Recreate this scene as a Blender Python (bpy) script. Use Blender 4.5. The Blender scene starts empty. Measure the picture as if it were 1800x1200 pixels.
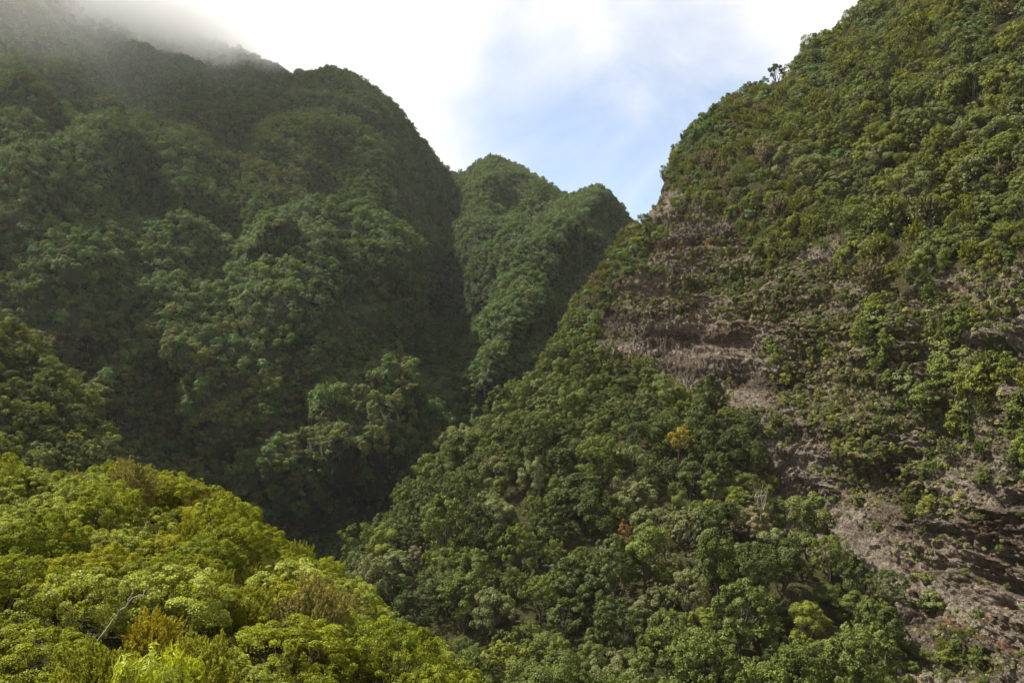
import bpy, bmesh, math, random
import numpy as np
from mathutils import Vector

# ------------------------------------------------------------------ camera, sky, sun, exposure
sc = bpy.context.scene
COL = sc.collection
LENS = 32.0
F = 1800 * LENS / 36.0            # focal length in photo pixels
HORIZON = 700.0                   # photo row of the horizon
PITCH = math.atan((HORIZON - 600.0) / F)
cam_d = bpy.data.cameras.new('camera')
cam = bpy.data.objects.new('camera', cam_d)
COL.objects.link(cam)
cam_d.lens = LENS
cam_d.sensor_width = 36.0
cam_d.clip_start = 0.1
cam_d.clip_end = 20000.0
cam.location = (0, 0, 0)
cam.rotation_euler = (math.pi / 2 + PITCH, 0, 0)
sc.camera = cam

SUN_EL, SUN_AZ = math.radians(54), math.radians(-76)     # azimuth from the view direction (+Y), negative = left
SUN_DIR = Vector((math.sin(SUN_AZ) * math.cos(SUN_EL), math.cos(SUN_AZ) * math.cos(SUN_EL), math.sin(SUN_EL)))


def pix_dir(u, v):
    x, y = (u - 900.0) / F, (600.0 - v) / F
    c, s = math.cos(PITCH), math.sin(PITCH)
    return x, c - y * s, s + y * c


world = bpy.data.worlds.new('World')
sc.world = world
world.use_nodes = True
wt = world.node_tree
wt.nodes.clear()


def N(t, typ, **kw):
    n = t.nodes.new(typ)
    for k, v in kw.items():
        setattr(n, k, v)
    return n


def L(t, a, b):
    t.links.new(a, b)


def build_world():
    t = wt
    out = N(t, 'ShaderNodeOutputWorld')
    sky = N(t, 'ShaderNodeTexSky', sky_type='NISHITA', sun_disc=False)
    sky.sun_elevation = SUN_EL
    sky.sun_rotation = SUN_AZ
    sky.altitude = 800
    sky.air_density = 1.0
    sky.dust_density = 0.6
    bg1 = N(t, 'ShaderNodeBackground')
    bg1.inputs[1].default_value = 0.07
    L(t, sky.outputs[0], bg1.inputs[0])
    bg2 = N(t, 'ShaderNodeBackground')
    bg2.inputs[0].default_value = (1.0, 1.0, 1.0, 1)
    bg2.inputs[1].default_value = 0.37
    tc = N(t, 'ShaderNodeTexCoord')
    mp = N(t, 'ShaderNodeMapping')
    mp.inputs['Location'].default_value = (0.35, 0.1, 0.2)
    mp.inputs['Rotation'].default_value = (0.0, 0.5, 0.0)
    mp.inputs['Scale'].default_value = (1.0, 1.0, 1.3)
    L(t, tc.outputs['Generated'], mp.inputs[0])
    nz = N(t, 'ShaderNodeTexNoise')
    nz.inputs['Scale'].default_value = 5.0
    nz.inputs['Detail'].default_value = 6.0
    nz.inputs['Roughness'].default_value = 0.55
    nz.inputs['Distortion'].default_value = 0.6
    L(t, mp.outputs[0], nz.inputs['Vector'])
    # a gap in the cloud deck around one direction of the sky
    d = Vector(pix_dir(1110, 275)).normalized()
    dp = N(t, 'ShaderNodeVectorMath', operation='DOT_PRODUCT')
    nm = N(t, 'ShaderNodeVectorMath', operation='NORMALIZE')
    L(t, tc.outputs['Generated'], nm.inputs[0])
    L(t, nm.outputs[0], dp.inputs[0])
    dp.inputs[1].default_value = d
    mr = N(t, 'ShaderNodeMapRange', interpolation_type='SMOOTHSTEP')
    mr.inputs[1].default_value = math.cos(math.radians(14.5))
    mr.inputs[2].default_value = math.cos(math.radians(2.5))
    mr.inputs[3].default_value = 0.35
    mr.inputs[4].default_value = -0.22
    L(t, dp.outputs['Value'], mr.inputs[0])
    ad = N(t, 'ShaderNodeMath', operation='ADD')
    L(t, nz.outputs[0], ad.inputs[0])
    L(t, mr.outputs[0], ad.inputs[1])
    m2 = N(t, 'ShaderNodeMapRange', interpolation_type='SMOOTHSTEP')
    m2.inputs[1].default_value = 0.12
    m2.inputs[2].default_value = 0.72
    m2.inputs[3].default_value = 0.12
    m2.inputs[4].default_value = 1.0
    L(t, ad.outputs[0], m2.inputs[0])
    mx = N(t, 'ShaderNodeMixShader')
    L(t, m2.outputs[0], mx.inputs[0])
    L(t, bg1.outputs[0], mx.inputs[1])
    L(t, bg2.outputs[0], mx.inputs[2])
    L(t, mx.outputs[0], out.inputs[0])


build_world()
sun_d = bpy.data.lights.new('sun', 'SUN')
sun_d.energy = 5.0
sun_d.angle = math.radians(0.9)
sun_d.color = (1.0, 0.95, 0.85)
sun = bpy.data.objects.new('sun', sun_d)
COL.objects.link(sun)
sun.rotation_euler = SUN_DIR.to_track_quat('Z', 'Y').to_euler()

vs = sc.view_settings
vs.view_transform = 'Standard'
vs.look = 'None'
vs.exposure = 1.5
vs.gamma = 1.0
vs.use_curve_mapping = False
cy = sc.cycles
cy.max_bounces = 24
cy.diffuse_bounces = 3
cy.glossy_bounces = 1
cy.transmission_bounces = 3
cy.volume_bounces = 24
cy.transparent_max_bounces = 4
cy.caustics_reflective = False
cy.caustics_refractive = False
cy.use_denoising = True
cy.denoiser = 'OPENIMAGEDENOISE'
cy.denoising_input_passes = 'RGB_ALBEDO_NORMAL'
cy.sample_clamp_indirect = 3.0

RNG = np.random.default_rng(7)
random.seed(7)

# ------------------------------------------------------------------ small maths helpers


def hash3(ix, iy, iz, seed):
    h = (ix.astype(np.int64) * 374761393 + iy.astype(np.int64) * 668265263 + iz.astype(np.int64) * 2147483647 + seed * 1274126177) & 0xFFFFFFFF
    h = ((h ^ (h >> 13)) * 1274126177) & 0xFFFFFFFF
    h = ((h ^ (h >> 16)) * 2246822519) & 0xFFFFFFFF
    return ((h ^ (h >> 15)) & 0xFFFFFF) / float(0xFFFFFF)


def vnoise(P, seed=0):
    """smooth value noise, -1..1, P (n,3)"""
    i = np.floor(P).astype(np.int64)
    f = P - i
    f = f * f * f * (f * (f * 6 - 15) + 10)
    r = 0
    for dx in (0, 1):
        for dy in (0, 1):
            for dz in (0, 1):
                w = (f[:, 0] if dx else 1 - f[:, 0]) * (f[:, 1] if dy else 1 - f[:, 1]) * (f[:, 2] if dz else 1 - f[:, 2])
                r = r + w * hash3(i[:, 0] + dx, i[:, 1] + dy, i[:, 2] + dz, seed)
    return r * 2 - 1


def fbm(P, seed=0, octaves=4, gain=0.5, lac=2.07):
    a, s, r = 1.0, 0.0, 0
    Q = P.copy()
    for o in range(octaves):
        r = r + a * vnoise(Q, seed + o * 17)
        s += a
        a *= gain
        Q = Q * lac + 13.7
    return r / s


def worley(P, seed=0):
    """distance to nearest and second nearest feature point, plus the nearest cell's random value"""
    i = np.floor(P).astype(np.int64)
    d1 = np.full(len(P), 9.0)
    d2 = np.full(len(P), 9.0)
    val = np.zeros(len(P))
    for dx in (-1, 0, 1):
        for dy in (-1, 0, 1):
            for dz in (-1, 0, 1):
                c = i + np.array([dx, dy, dz])
                q = np.stack([c[:, k] + hash3(c[:, 0], c[:, 1], c[:, 2], seed + 5 * k + 1) for k in range(3)], 1)
                d = np.sqrt(((P - q) ** 2).sum(1))
                v = hash3(c[:, 0], c[:, 1], c[:, 2], seed + 99)
                near = d < d1
                d2 = np.where(near, d1, np.minimum(d2, d))
                val = np.where(near, v, val)
                d1 = np.where(near, d, d1)
    return d1, d2, val


def tps(pts, vals, smooth=1e-3):
    """thin plate spline through scattered 2D points; returns f(x, y)"""
    P = np.array(pts, float)
    sc_ = 1.0 / (np.ptp(P, axis=0).max())
    P = P * sc_
    n = len(P)

    def k(r2):
        return np.where(r2 > 0, 0.5 * r2 * np.log(np.maximum(r2, 1e-20)), 0.0)
    K = k(((P[:, None] - P[None]) ** 2).sum(2)) + np.eye(n) * smooth
    A = np.zeros((n + 3, n + 3))
    A[:n, :n] = K
    A[:n, n] = 1
    A[:n, n + 1:] = P
    A[n, :n] = 1
    A[n + 1:, :n] = P.T
    w = np.linalg.solve(A, np.concatenate([np.array(vals, float), np.zeros(3)]))

    def f(x, y):
        x = np.asarray(x, float) * sc_
        y = np.asarray(y, float) * sc_
        r = w[n] + w[n + 1] * x + w[n + 2] * y
        for j in range(n):
            r = r + w[j] * k((x - P[j, 0]) ** 2 + (y - P[j, 1]) ** 2)
        return r
    return f


def to_world(u, v, d):
    """photo pixel + forward distance in metres -> world point"""
    x, y, z = pix_dir(np.asarray(u, float), np.asarray(v, float))
    s = d / y
    return np.stack([x * s, y * s, z * s], -1)


def to_pix(P):
    c, s = math.cos(PITCH), math.sin(PITCH)
    fwd = P[..., 1] * c + P[..., 2] * s
    up = -P[..., 1] * s + P[..., 2] * c
    return 900 + F * P[..., 0] / fwd, 600 - F * up / fwd


def in_poly(u, v, poly):
    r = np.zeros(np.shape(u), bool)
    n = len(poly)
    for i in range(n):
        x1, y1 = poly[i]
        x2, y2 = poly[(i + 1) % n]
        if y1 == y2:
            continue
        hit = ((y1 > v) != (y2 > v)) & (u < (x2 - x1) * (v - y1) / (y2 - y1) + x1)
        r ^= hit
    return r


def line_dist(u, v, line):
    """signed vertical offset and distance to a polyline given left to right (photo rows)"""
    xs = [p[0] for p in line]
    ys = [p[1] for p in line]
    y = np.interp(u, xs, ys)
    inside = np.clip(np.minimum(u - xs[0], xs[-1] - u) / 40.0, 0, 1)
    return v - y, inside


# ------------------------------------------------------------------ object helpers


def new_mesh(name, verts, faces, mat=None, smooth=False, attrs=None, mats=None, mat_index=None):
    verts = np.asarray(verts, np.float32)
    faces = np.asarray(faces, np.int32)
    me = bpy.data.meshes.new(name)
    n, k = faces.shape
    me.vertices.add(len(verts))
    me.vertices.foreach_set('co', verts.ravel())
    me.loops.add(n * k)
    me.loops.foreach_set('vertex_index', faces.ravel())
    me.polygons.add(n)
    me.polygons.foreach_set('loop_start', np.arange(0, n * k, k, dtype=np.int32))
    me.polygons.foreach_set('loop_total', np.full(n, k, np.int32))
    me.polygons.foreach_set('use_smooth', np.full(n, smooth, bool))
    for m in (mats or ([mat] if mat else [])):
        me.materials.append(m)
    if mat_index is not None:
        me.polygons.foreach_set('material_index', np.asarray(mat_index, np.int32))
    me.update(calc_edges=True)
    for an, (dom, arr) in (attrs or {}).items():
        a = me.attributes.new(an, 'FLOAT', dom)
        a.data.foreach_set('value', np.asarray(arr, np.float32))
    return me


def obj(name, data, parent=None):
    o = bpy.data.objects.new(name, data)
    COL.objects.link(o)
    if parent:
        o.parent = parent
    return o


def tag(o, label=None, cat=None, group=None, kind=None):
    if label:
        o['label'] = label
    if cat:
        o['category'] = cat
    if group:
        o['group'] = group
    if kind:
        o['kind'] = kind
    return o


# ------------------------------------------------------------------ materials
def new_mat(name):
    m = bpy.data.materials.new(name)
    m.use_nodes = True
    m.node_tree.nodes.clear()
    return m, m.node_tree


WARM = (1.28, 1.18, 0.74)


def leaf_mat(name, cols, trans=0.3, gloss=0.06, spread=0.45, tint=(1.25, 1.15, 0.55), warm=WARM):
    m, t = new_mat(name)
    out = N(t, 'ShaderNodeOutputMaterial')
    oi = N(t, 'ShaderNodeObjectInfo')
    rp = N(t, 'ShaderNodeValToRGB')
    e = rp.color_ramp.elements
    while len(e) < len(cols):
        e.new(0.5)
    for i, c in enumerate(cols):
        e[i].position = i / max(1, len(cols) - 1)
        e[i].color = (c[0] * warm[0], c[1] * warm[1], c[2] * warm[2], 1)
    L(t, oi.outputs['Random'], rp.inputs[0])
    at = N(t, 'ShaderNodeAttribute', attribute_name='leafvar')
    mr = N(t, 'ShaderNodeMapRange')
    mr.inputs[3].default_value = 1 - spread
    mr.inputs[4].default_value = 1 + spread
    L(t, at.outputs['Fac'], mr.inputs[0])
    mx = N(t, 'ShaderNodeVectorMath', operation='SCALE')
    L(t, rp.outputs[0], mx.inputs[0])
    L(t, mr.outputs[0], mx.inputs['Scale'])
    df = N(t, 'ShaderNodeBsdfDiffuse')
    L(t, mx.outputs[0], df.inputs[0])
    tl = N(t, 'ShaderNodeBsdfTranslucent')
    ml = N(t, 'ShaderNodeVectorMath', operation='MULTIPLY')
    L(t, mx.outputs[0], ml.inputs[0])
    ml.inputs[1].default_value = tint
    L(t, ml.outputs[0], tl.inputs[0])
    s1 = N(t, 'ShaderNodeMixShader')
    s1.inputs[0].default_value = trans
    L(t, df.outputs[0], s1.inputs[1])
    L(t, tl.outputs[0], s1.inputs[2])
    gl = N(t, 'ShaderNodeBsdfGlossy')
    gl.inputs[0].default_value = (1, 1, 1, 1)
    gl.inputs['Roughness'].default_value = 0.5
    s2 = N(t, 'ShaderNodeMixShader')
    s2.inputs[0].default_value = gloss * 0.16
    L(t, s1.outputs[0], s2.inputs[1])
    L(t, gl.outputs[0], s2.inputs[2])
    L(t, s2.outputs[0], out.inputs[0])
    return m


def bark_mat(name, c1, c2):
    m, t = new_mat(name)
    out = N(t, 'ShaderNodeOutputMaterial')
    tc = N(t, 'ShaderNodeTexCoord')
    nz = N(t, 'ShaderNodeTexNoise')
    nz.inputs['Scale'].default_value = 6
    nz.inputs['Detail'].default_value = 5
    L(t, tc.outputs['Object'], nz.inputs['Vector'])
    rp = N(t, 'ShaderNodeValToRGB')
    rp.color_ramp.elements[0].position = 0.35
    rp.color_ramp.elements[1].position = 0.65
    rp.color_ramp.elements[0].color = (*c1, 1)
    rp.color_ramp.elements[1].color = (*c2, 1)
    L(t, nz.outputs[0], rp.inputs[0])
    b = N(t, 'ShaderNodeBsdfDiffuse')
    L(t, rp.outputs[0], b.inputs[0])
    L(t, b.outputs[0], out.inputs[0])
    return m


def ground_mat(name, soil, moss, dry, scale=0.12):
    """leaf litter, moss and soil under the trees"""
    m, t = new_mat(name)
    out = N(t, 'ShaderNodeOutputMaterial')
    tc = N(t, 'ShaderNodeTexCoord')
    n1 = N(t, 'ShaderNodeTexNoise')
    n1.inputs['Scale'].default_value = scale
    n1.inputs['Detail'].default_value = 10
    n1.inputs['Roughness'].default_value = 0.7
    n2 = N(t, 'ShaderNodeTexNoise')
    n2.inputs['Scale'].default_value = scale * 9
    n2.inputs['Detail'].default_value = 6
    n2.inputs['Roughness'].default_value = 0.7
    for n in (n1, n2):
        L(t, tc.outputs['Object'], n.inputs['Vector'])
    r1 = N(t, 'ShaderNodeValToRGB')
    r1.color_ramp.elements[0].position = 0.40
    r1.color_ramp.elements[1].position = 0.58
    r1.color_ramp.elements[0].color = (*soil, 1)
    r1.color_ramp.elements[1].color = (*moss, 1)
    L(t, n1.outputs[0], r1.inputs[0])
    r2 = N(t, 'ShaderNodeValToRGB')
    r2.color_ramp.elements[0].position = 0.5
    r2.color_ramp.elements[1].position = 0.72
    r2.color_ramp.elements[0].color = (0, 0, 0, 1)
    r2.color_ramp.elements[1].color = (1, 1, 1, 1)
    L(t, n2.outputs[0], r2.inputs[0])
    mx = N(t, 'ShaderNodeMix', data_type='RGBA')
    L(t, r2.outputs[0], mx.inputs['Factor'])
    L(t, r1.outputs[0], mx.inputs['A'])
    mx.inputs['B'].default_value = (*dry, 1)
    b = N(t, 'ShaderNodeBsdfDiffuse')
    L(t, mx.outputs['Result'], b.inputs[0])
    bp = N(t, 'ShaderNodeBump')
    bp.inputs['Strength'].default_value = 0.8
    bp.inputs['Distance'].default_value = 0.5
    L(t, n2.outputs[0], bp.inputs['Height'])
    L(t, bp.outputs[0], b.inputs['Normal'])
    L(t, b.outputs[0], out.inputs[0])
    return m


def cliff_mat():
    """volcanic rock: brown to grey tuff and basalt beds, red soil seams (attribute red), moss (attribute moss)"""
    m, t = new_mat('cliff_rock')
    out = N(t, 'ShaderNodeOutputMaterial')
    tc = N(t, 'ShaderNodeTexCoord')
    mp = N(t, 'ShaderNodeMapping')
    mp.inputs['Rotation'].default_value = (0.05, 0.10, 0)
    mp.inputs['Scale'].default_value = (0.35, 0.35, 1.6)
    L(t, tc.outputs['Object'], mp.inputs[0])
    beds = N(t, 'ShaderNodeTexNoise')
    beds.inputs['Scale'].default_value = 0.11
    beds.inputs['Detail'].default_value = 8
    beds.inputs['Roughness'].default_value = 0.65
    L(t, mp.outputs[0], beds.inputs['Vector'])
    rp = N(t, 'ShaderNodeValToRGB')
    e = rp.color_ramp.elements
    e.new(0.5)
    e.new(0.6)
    for i, (p, c) in enumerate(((0.32, (0.055, 0.046, 0.035)), (0.46, (0.148, 0.122, 0.092)), (0.55, (0.260, 0.225, 0.182)), (0.68, (0.180, 0.134, 0.088)))):
        e[i].position = p
        e[i].color = (*c, 1)
    L(t, beds.outputs[0], rp.inputs[0])
    n2 = N(t, 'ShaderNodeTexNoise')
    n2.inputs['Scale'].default_value = 1.3
    n2.inputs['Detail'].default_value = 9
    n2.inputs['Roughness'].default_value = 0.75
    L(t, tc.outputs['Object'], n2.inputs['Vector'])
    r2 = N(t, 'ShaderNodeValToRGB')
    r2.color_ramp.elements[0].position = 0.33
    r2.color_ramp.elements[1].position = 0.66
    r2.color_ramp.elements[0].color = (0.24, 0.24, 0.24, 1)
    r2.color_ramp.elements[1].color = (1.35, 1.3, 1.27, 1)
    L(t, n2.outputs[0], r2.inputs[0])
    mul = N(t, 'ShaderNodeMix', data_type='RGBA', blend_type='MULTIPLY')
    mul.inputs['Factor'].default_value = 1.0
    L(t, rp.outputs[0], mul.inputs['A'])
    L(t, r2.outputs[0], mul.inputs['B'])
    red = N(t, 'ShaderNodeAttribute', attribute_name='red')
    mr = N(t, 'ShaderNodeMix', data_type='RGBA')
    L(t, red.outputs['Fac'], mr.inputs['Factor'])
    L(t, mul.outputs['Result'], mr.inputs['A'])
    mr.inputs['B'].default_value = (0.21, 0.115, 0.066, 1)
    # moss and dry grass
    moss = N(t, 'ShaderNodeAttribute', attribute_name='moss')
    n3 = N(t, 'ShaderNodeTexNoise')
    n3.inputs['Scale'].default_value = 0.7
    n3.inputs['Detail'].default_value = 8
    n3.inputs['Roughness'].default_value = 0.72
    L(t, tc.outputs['Object'], n3.inputs['Vector'])
    sb = N(t, 'ShaderNodeMath', operation='ADD')
    L(t, n3.outputs[0], sb.inputs[0])
    L(t, moss.outputs['Fac'], sb.inputs[1])
    r3 = N(t, 'ShaderNodeMapRange', interpolation_type='SMOOTHSTEP')
    r3.inputs[1].default_value = 0.92
    r3.inputs[2].default_value = 1.12
    L(t, sb.outputs[0], r3.inputs[0])
    mm = N(t, 'ShaderNodeMix', data_type='RGBA')
    L(t, r3.outputs[0], mm.inputs['Factor'])
    L(t, mr.outputs['Result'], mm.inputs['A'])
    mc = N(t, 'ShaderNodeMix', data_type='RGBA')
    mc.inputs['A'].default_value = (0.050, 0.056, 0.020, 1)
    mc.inputs['B'].default_value = (0.085, 0.072, 0.036, 1)
    L(t, n2.outputs[0], mc.inputs['Factor'])
    L(t, mc.outputs['Result'], mm.inputs['B'])
    b = N(t, 'ShaderNodeBsdfDiffuse')
    b.inputs['Roughness'].default_value = 0.6
    L(t, mm.outputs['Result'], b.inputs[0])
    vo = N(t, 'ShaderNodeTexVoronoi', feature='DISTANCE_TO_EDGE')
    vo.inputs['Scale'].default_value = 1.1
    wp = N(t, 'ShaderNodeVectorMath', operation='ADD')
    L(t, tc.outputs['Object'], wp.inputs[0])
    L(t, n3.outputs['Color'], wp.inputs[1])
    L(t, wp.outputs[0], vo.inputs['Vector'])
    vr = N(t, 'ShaderNodeMapRange')
    vr.inputs[2].default_value = 0.12
    L(t, vo.outputs['Distance'], vr.inputs[0])
    hs = N(t, 'ShaderNodeMath', operation='ADD')
    L(t, n2.outputs[0], hs.inputs[0])
    hm = N(t, 'ShaderNodeMath', operation='MULTIPLY')
    hm.inputs[1].default_value = 0.35
    L(t, vr.outputs[0], hm.inputs[0])
    L(t, hm.outputs[0], hs.inputs[1])
    bp = N(t, 'ShaderNodeBump')
    bp.inputs['Strength'].default_value = 1.0
    bp.inputs['Distance'].default_value = 1.3
    L(t, hs.outputs[0], bp.inputs['Height'])
    L(t, bp.outputs[0], b.inputs['Normal'])
    L(t, b.outputs[0], out.inputs[0])
    return m


M_BARK = bark_mat('bark_grey', (0.045, 0.038, 0.03), (0.10, 0.085, 0.068))
M_DEADWOOD = bark_mat('bark_dead', (0.14, 0.12, 0.10), (0.28, 0.25, 0.21))
# ------------------------------------------------------------------ vegetation shapes


def unit(v):
    return v / np.maximum(np.linalg.norm(v, axis=-1, keepdims=True), 1e-9)


def leaf_quads(rng, P, Nrm, length, width, tilt=0.7, fold=0.0, along=None):
    """rhombic leaves at points P, lying roughly across Nrm"""
    n = len(P)
    nn = unit(Nrm + rng.normal(0, tilt, (n, 3)))
    if along is None:
        a = rng.normal(0, 1, (n, 3))
    else:
        a = along + rng.normal(0, 0.25, (n, 3))
    t = unit(a - nn * (a * nn).sum(1, keepdims=True))
    b = np.cross(nn, t)
    s = rng.uniform(0.65, 1.3, (n, 1))
    l_, w_ = length * s * 0.5, width * s * 0.5
    v = np.empty((n, 4, 3))
    v[:, 0] = P - t * l_
    v[:, 1] = P + b * w_ + nn * fold * w_
    v[:, 2] = P + t * l_
    v[:, 3] = P - b * w_ + nn * fold * w_
    return v.reshape(-1, 3)


def clump_centres(rng, n, rx, rz, zc, lobes=3, hollow=0.55, flat=0.0):
    """centres and radii of leaf clumps that fill a lumpy dome"""
    lob = unit(rng.normal(0, 1, (lobes, 3)))
    d = rng.normal(0, 1, (n * 3, 3))
    d[:, 2] = d[:, 2] * 0.9 + 0.35
    d = unit(d)
    keep = []
    for k in range(len(d)):                      # spread the clumps evenly
        if all((d[k] * d[j]).sum() < math.cos(1.55 / math.sqrt(n)) for j in keep) or rng.random() < 0.12:
            keep.append(k)
        if len(keep) >= n:
            break
    d = d[keep]
    g = 0.80 + 0.32 * np.maximum(0, (d @ lob.T)).max(1) ** 2 * rng.uniform(0.6, 1.0) + rng.normal(0, 0.07, len(d))
    rad = rng.uniform(hollow, 1.0, len(d)) ** 0.35 * g
    c = d * rad[:, None] * np.array([rx, rx, rz])
    c[:, 2] += zc
    return c, d


def clumpy_leaves(rng, cent, outd, cr, n_leaf, length, width, tilt=0.42, shell=0.35, squash=0.75, fold=0.15):
    k = len(cent)
    which = rng.integers(0, k, n_leaf)
    r = cr * rng.uniform(0.5, 1.5, k)
    d = rng.normal(0, 1, (n_leaf, 3)) + outd[which] * 0.8 + np.array([0, 0, 0.45])
    d = unit(d)
    rr = (1 - shell * rng.random(n_leaf) ** 1.6) * r[which]
    P = cent[which] + d * rr[:, None] * np.array([1, 1, squash])
    cv = rng.random(k)
    var = np.clip(0.5 * cv[which] + 0.5 * rng.random(n_leaf), 0, 1)
    return leaf_quads(rng, P, d + np.array([0, 0, 0.35]), length, width, tilt, fold), var


def quads_mesh(name, V, var, mat):
    n = len(V) // 4
    return new_mesh(name, V, np.arange(n * 4).reshape(n, 4), mat, attrs={'leafvar': ('FACE', var)})


def tube(path, radii, sides=6):
    path = np.asarray(path, float)
    k = len(path)
    vs_, fs = [], []
    tang = unit(np.gradient(path, axis=0))
    ref = np.array([1.0, 0.2, 0.0])
    for i in range(k):
        a = unit(np.cross(tang[i], ref))
        b = np.cross(tang[i], a)
        for s in range(sides):
            th = 2 * math.pi * s / sides
            vs_.append(path[i] + radii[i] * (math.cos(th) * a + math.sin(th) * b))
    for i in range(k - 1):
        for s in range(sides):
            s2 = (s + 1) % sides
            fs.append((i * sides + s, i * sides + s2, (i + 1) * sides + s2, (i + 1) * sides + s))
    return np.array(vs_), np.array(fs)


def trunk_mesh(rng, name, targets, r0, zfork, mat, lean=0.15, multi=1, sides=6, depth=0.5):
    """tapered stem(s) with limbs that reach towards the clumps"""
    V, Fc, off = [], [], 0
    stems = []
    for m_ in range(multi):
        a = rng.uniform(0, 6.28)
        sp = lean * (1 + 1.5 * (multi > 1))
        top = np.array([math.cos(a) * sp, math.sin(a) * sp, 1.0]) * zfork * rng.uniform(0.8, 1.15)
        ts = np.linspace(0, 1, 5)[:, None]
        p = np.array([0, 0, -depth]) * (1 - ts) + top * ts + rng.normal(0, 0.03 * zfork, (5, 3)) * np.array([1, 1, 0.2])
        stems.append((top, p))
        v, f = tube(p, np.linspace(r0, r0 * 0.55, 5), sides)
        V.append(v)
        Fc.append(f + off)
        off += len(v)
    for c in targets:
        top, p = stems[np.argmin([np.linalg.norm(c[:2] - s[0][:2]) for s in stems])]
        st = p[rng.integers(2, 5)]
        ts = np.linspace(0, 1, 5)[:, None]
        mid = (st + c) / 2 + np.array([0, 0, -0.08 * np.linalg.norm(c - st)]) + rng.normal(0, 0.05, 3) * np.linalg.norm(c - st)
        q = st * (1 - ts) ** 2 + 2 * mid * ts * (1 - ts) + c * ts ** 2
        q = q + rng.normal(0, 0.015, q.shape) * np.linalg.norm(c - st)
        v, f = tube(q, np.linspace(r0 * 0.5, r0 * 0.10, 5), 4 if sides < 7 else 5)
        V.append(v)
        Fc.append(f + off)
        off += len(v)
    return new_mesh(name, np.concatenate(V), np.concatenate(Fc), mat, smooth=True)


def laurel_crown(seed, name, mat, R=3.6, rz=3.0, zc=4.6, n_clump=26, cr=1.15, n_leaf=5200, ls=0.34, lobes=4, tilt=0.45):
    rng = np.random.default_rng(seed)
    c, d = clump_centres(rng, n_clump, R - cr * 0.6, rz - cr * 0.5, zc, lobes)
    n_clump = len(c)
    # smaller satellite clumps make the outline uneven
    k = rng.integers(0, len(c), n_clump)
    off = unit(rng.normal(0, 1, (n_clump, 3)) + d[k] * 1.2 + np.array([0, 0, 0.3]))
    c2 = c[k] + off * cr * rng.uniform(0.7, 1.15, (n_clump, 1))
    V1, v1 = clumpy_leaves(rng, c, d, cr, int(n_leaf * 0.62), ls, ls * 0.62, tilt)
    V2, v2 = clumpy_leaves(rng, c2, unit(off + d[k]), cr * 0.55, int(n_leaf * 0.38), ls, ls * 0.62, tilt)
    me = quads_mesh(name, np.concatenate([V1, V2]), np.concatenate([v1, v2]), mat)
    return me, c


def heath_crown(seed, name, mat, R=1.6, H=3.2, z0=0.5, n_plume=60, n_sprig=90, ls=0.3, lw=0.06, spread=0.55, pl=0.9):
    """tree heath: many upright feathery plumes"""
    rng = np.random.default_rng(seed)
    c, d = clump_centres(rng, n_plume, R * 0.72, (H - z0) * 0.42, z0 + (H - z0) * 0.48, 4, 0.45)
    n_plume = len(c)
    lump = fbm(c / (R * 0.45) + seed * 3.1, seed, 2)
    c = c + d * (lump * R * 0.4)[:, None]
    ax = unit(d * 1.0 + np.array([0, 0, 0.8]) + rng.normal(0, 0.3, (n_plume, 3)))
    ln = pl * rng.uniform(0.7, 1.3, n_plume)
    k = np.repeat(np.arange(n_plume), n_sprig)
    s = rng.random(len(k))
    rad = unit(rng.normal(0, 1, (len(k), 3)))
    wid = 0.30 * ln[k] * (1.0 - 0.75 * s) * rng.uniform(0.3, 1, len(k))
    P = c[k] + ax[k] * ((s - 0.35) * ln[k])[:, None] + rad * wid[:, None]
    al = unit(ax[k] * 1.0 + rad * 0.75)
    cv = rng.random(n_plume)
    var = np.clip(0.45 * cv[k] + 0.2 * s + 0.35 * rng.random(len(k)), 0, 1)
    V = leaf_quads(rng, P, rad, ls, lw, 0.5, 0.0, along=al)
    return quads_mesh(name, V, var, mat), c


# ------------------------------------------------------------------ terrain sheets
M_GROUND = ground_mat('forest_floor', (0.035, 0.028, 0.02), (0.035, 0.042, 0.016), (0.075, 0.058, 0.036))
M_FAR = ground_mat('mountain_soil', (0.030, 0.028, 0.020), (0.030, 0.042, 0.018), (0.055, 0.050, 0.034), 0.06)
M_CLIFF = cliff_mat()


def grid_faces(nr, nc):
    i = np.arange(nr - 1)[:, None] * nc + np.arange(nc - 1)[None]
    return np.stack([i, i + 1, i + nc + 1, i + nc], -1).reshape(-1, 4)


def grid_normals(P):
    n = np.cross(np.gradient(P, axis=1), np.gradient(P, axis=0))
    n = unit(n)
    flip = (n * P).sum(-1, keepdims=True) > 0
    return np.where(flip, -n, n)


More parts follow.
